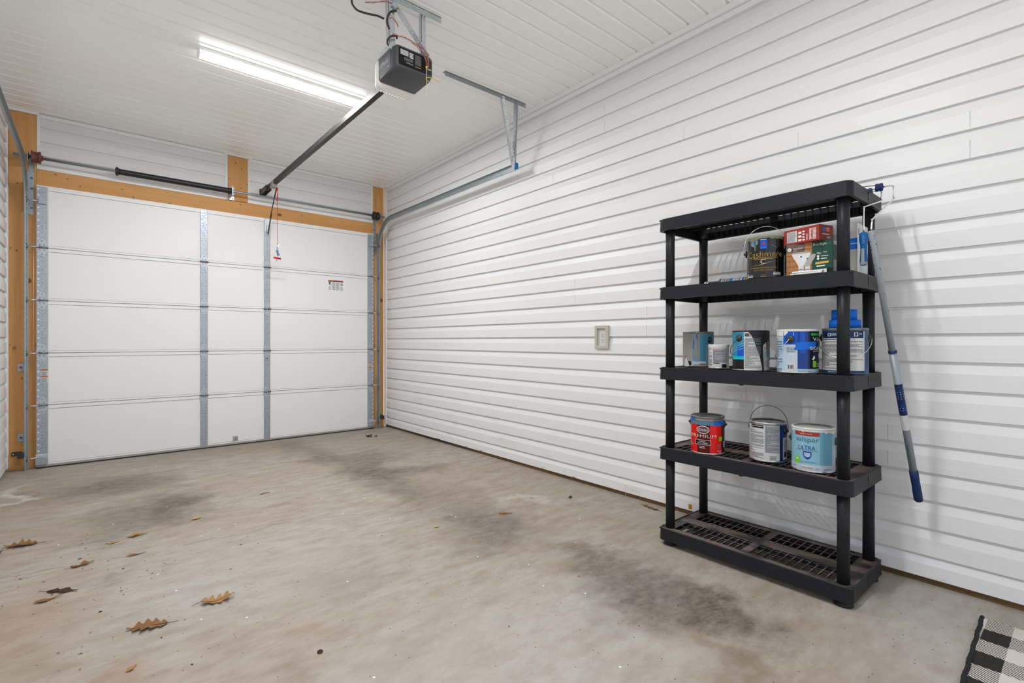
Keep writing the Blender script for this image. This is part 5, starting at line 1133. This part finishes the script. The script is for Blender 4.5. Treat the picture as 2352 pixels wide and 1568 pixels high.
# ------------------------------------------------------------------ fallen leaves
def leaf_outline(L, wd, lobes, seed):
    rnd = random.Random(seed); pts = []
    n = lobes*2+1
    side = []
    for i in range(n+1):
        t = i/n; env = math.sin(PI*min(1, t*.93+.05))**.7
        k = 1.0 if i % 2 else .42
        side.append((t*L + (0.04*L if i % 2 else -0.01*L), wd*env*k*rnd.uniform(.85, 1.15)))
    sm = smooth_path([(x, y, 0) for x, y in side], 5)
    return [(max(0, p.x), max(0.0, p.y)) for p in sm]
def leaf(pos, ang, L, wd, lobes, m, label, seed, curl=.02, stem=True, name='fallen_leaf'):
    rnd = random.Random(seed); c, s_ = math.cos(ang), math.sin(ang)
    t = thing(name, (pos[0], pos[1], 0), label, 'leaf', 'fallen leaves on the slab')
    a = leaf_outline(L, wd, lobes, seed); b = leaf_outline(L, wd, lobes, seed+50)
    def pt3(x, y):
        z = .0022 + curl*(x/L-.45)**2*1.2 + curl*.42*abs(y)/max(wd, .001) + curl*.16*math.sin(x/L*7+seed)
        return (pos[0] + (x-L/2)*c - y*s_, pos[1] + (x-L/2)*s_ + y*c, max(.0012, z))
    mb = MB()
    for sgn, sd_ in ((1, a), (-1, b)):
        for i in range(len(sd_)-1):
            x0, y0 = sd_[i]; x1, y1 = sd_[i+1]
            mb.face([pt3(x0 if i else 0, 0), pt3(x1, 0), pt3(x1, sgn*y1), pt3(x0, sgn*y0)] if y0 > .001 or i else [pt3(0, 0), pt3(x1, 0), pt3(x1, sgn*y1)], m)
    bmesh.ops.remove_doubles(mb.bm, verts=mb.bm.verts, dist=.0004)
    bmesh.ops.solidify(mb.bm, geom=list(mb.bm.faces), thickness=-.0006)
    mb.build('blade', t)
    if stem:
        mb = MB(); p = pt3(0, 0); mb.tube([pt3(L*.9, 0)[:2] + (pt3(L*.9, 0)[2]+.0006,), pt3(L*.4, 0)[:2] + (pt3(L*.4, 0)[2]+.0006,), (p[0], p[1], p[2]+.001), (p[0]-c*L*.28, p[1]-s_*L*.28 + .004, .004)], [.0004, .0008, .0010, .0009], 'leaf_dark', 5); mb.build('stem', t)
LV = [((-0.298, 3.80), 2.85, .135, .050, 4, 'leaf_brown', 'brown lobed oak leaf with long stem, on the left below the timber post', .028),
      ((-0.39, 3.70), 0.9, .085, .020, 2, 'leaf_dark', 'dark curled leaf cut by the left picture edge', .02),
      ((0.165, 2.398), 2.80, .130, .044, 4, 'leaf_brown', 'large brown pointed leaf just right of the lower left corner area', .022),
      ((0.41, 2.446), -0.12, .120, .042, 4, 'leaf_tan', 'tan curled oak leaf lying alone in the lower middle left', .030),
      ((-0.105, 2.985), -0.62, .125, .022, 2, 'leaf_dark', 'narrow dark brown leaf crossing above a broken piece', .016),
      ((-0.150, 2.925), 0.10, .085, .018, 1, 'leaf_brown', 'broken brown leaf piece below the narrow dark leaf', .012),
      ((0.195, 3.564), 0.0, .095, .022, 1, 'leaf_tan', 'light tan folded leaf below the left dark stain', .024),
      ((0.50, 3.663), 0.7, .060, .020, 2, 'leaf_yellow', 'small pale yellow leaf at the edge of the left dark stain', .012),
      ((0.086, 3.519), 0.2, .045, .014, 1, 'leaf_tan', 'tiny tan leaf left of the folded tan leaf', .008),
      ((0.172, 3.249), 0.0, .080, .012, 1, 'leaf_brown', 'slim brown leaf sliver between stain and crack', .010),
      ((-0.040, 3.270), 0.25, .090, .022, 2, 'leaf_brown', 'crumpled brown leaf beside the crack on the left', .018),
      ((1.578, 2.572), 0.2, .040, .016, 1, 'leaf_yellow', 'small yellow leaf fragment in the middle of the slab', .008),
      ((2.039, 2.488), -0.7, .085, .018, 1, 'leaf_brown', 'flat brown leaf between the middle stains, toward the right wall', .006),
      ((2.606, 2.444), 0.6, .055, .016, 2, 'leaf_dark', 'small dark leaf near the right wall base', .010),
      ((2.850, 1.95), 1.45, .14, .020, 3, 'leaf_brown', 'orange brown leaf against the wall base left of the shelf', .012),
      ((2.455, 5.50), 2.1, .085, .034, 1, 'leaf_dark', 'dark triangular leaf standing near the far right corner', .045),
      ((2.535, 5.47), 0.4, .045, .018, 1, 'leaf_dark', 'tiny dark leaf right of the triangular one in the far corner', .020),
      ((0.10, 2.128), 0.7, .036, .012, 1, 'leaf_tan', 'tiny tan leaf near the bottom left', .006),
      ((0.96, 3.95), 0.1, .07, .012, 1, 'leaf_brown', 'thin brown twig-like leaf left of the middle tire stain', .004)]
for i, (p, a, L, wd_, lb_, m_, lab, cu) in enumerate(LV): leaf(p, a, L, wd_, lb_, m_, lab, 11+i*3, cu, stem=lb_ > 1)
mb = MB(); rnd = random.Random(3)
for (cx, cy, m_, sz) in ((0.623, 1.806, 'leaf_dark', .016), (0.80, 1.845, 'leaf_dark', .008)):
    pass
mb.bm.free()
mb = MB()
mb.lathe([(.001, .0), (.010, .002), (.011, .004), (.006, .008), (.001, .009)], 'leaf_dark', 7, (0.623, 1.806, .0005), smooth=False)
tag(mb.build('dirt_clod', origin=(0.623, 1.806, 0)), 'small dark clod of dirt on the slab near the bottom edge', 'dirt')
mb = MB()
for i in range(420):
    z_ = rnd.random()
    if z_ < .45: x, y = rnd.gauss(-.05, .28), rnd.gauss(3.0, .55)
    elif z_ < .65: x, y = 2.55 + rnd.gauss(0, .18), rnd.uniform(2.0, 5.9)
    else: x, y = rnd.uniform(-.5, 2.8), rnd.uniform(.4, 5.8)
    if not (-.52 < x < 2.88 and y < 5.9): continue
    if 2.3 < x < 2.86 and .6 < y < 1.62: continue
    if x > 1.98 and y < .33: continue
    a = rnd.random()*PI; l_ = (.0015 + .007*rnd.random()**2.2)*(1.25 if z_ < .45 else 1); w_ = l_*rnd.uniform(.25, .6); c_, s_ = math.cos(a), math.sin(a)
    m_ = rnd.choice(('leaf_brown', 'leaf_dark', 'leaf_brown', 'leaf_tan', 'leaf_dark'))
    q = [(x + px*c_ - py*s_, y + px*s_ + py*c_, .0009 + pz) for px, py, pz in ((-l_, 0, .0), (0, -w_, .0012), (l_, 0, .0), (0, w_, .0022))]
    mb.face(q, m_)
tag(mb.build('leaf_crumbs', recalc=False), 'scattered crumbs of dry leaf and grit on the concrete', 'debris', kind='stuff')

for o in SC.objects:
    if '_o' in o: del o['_o']
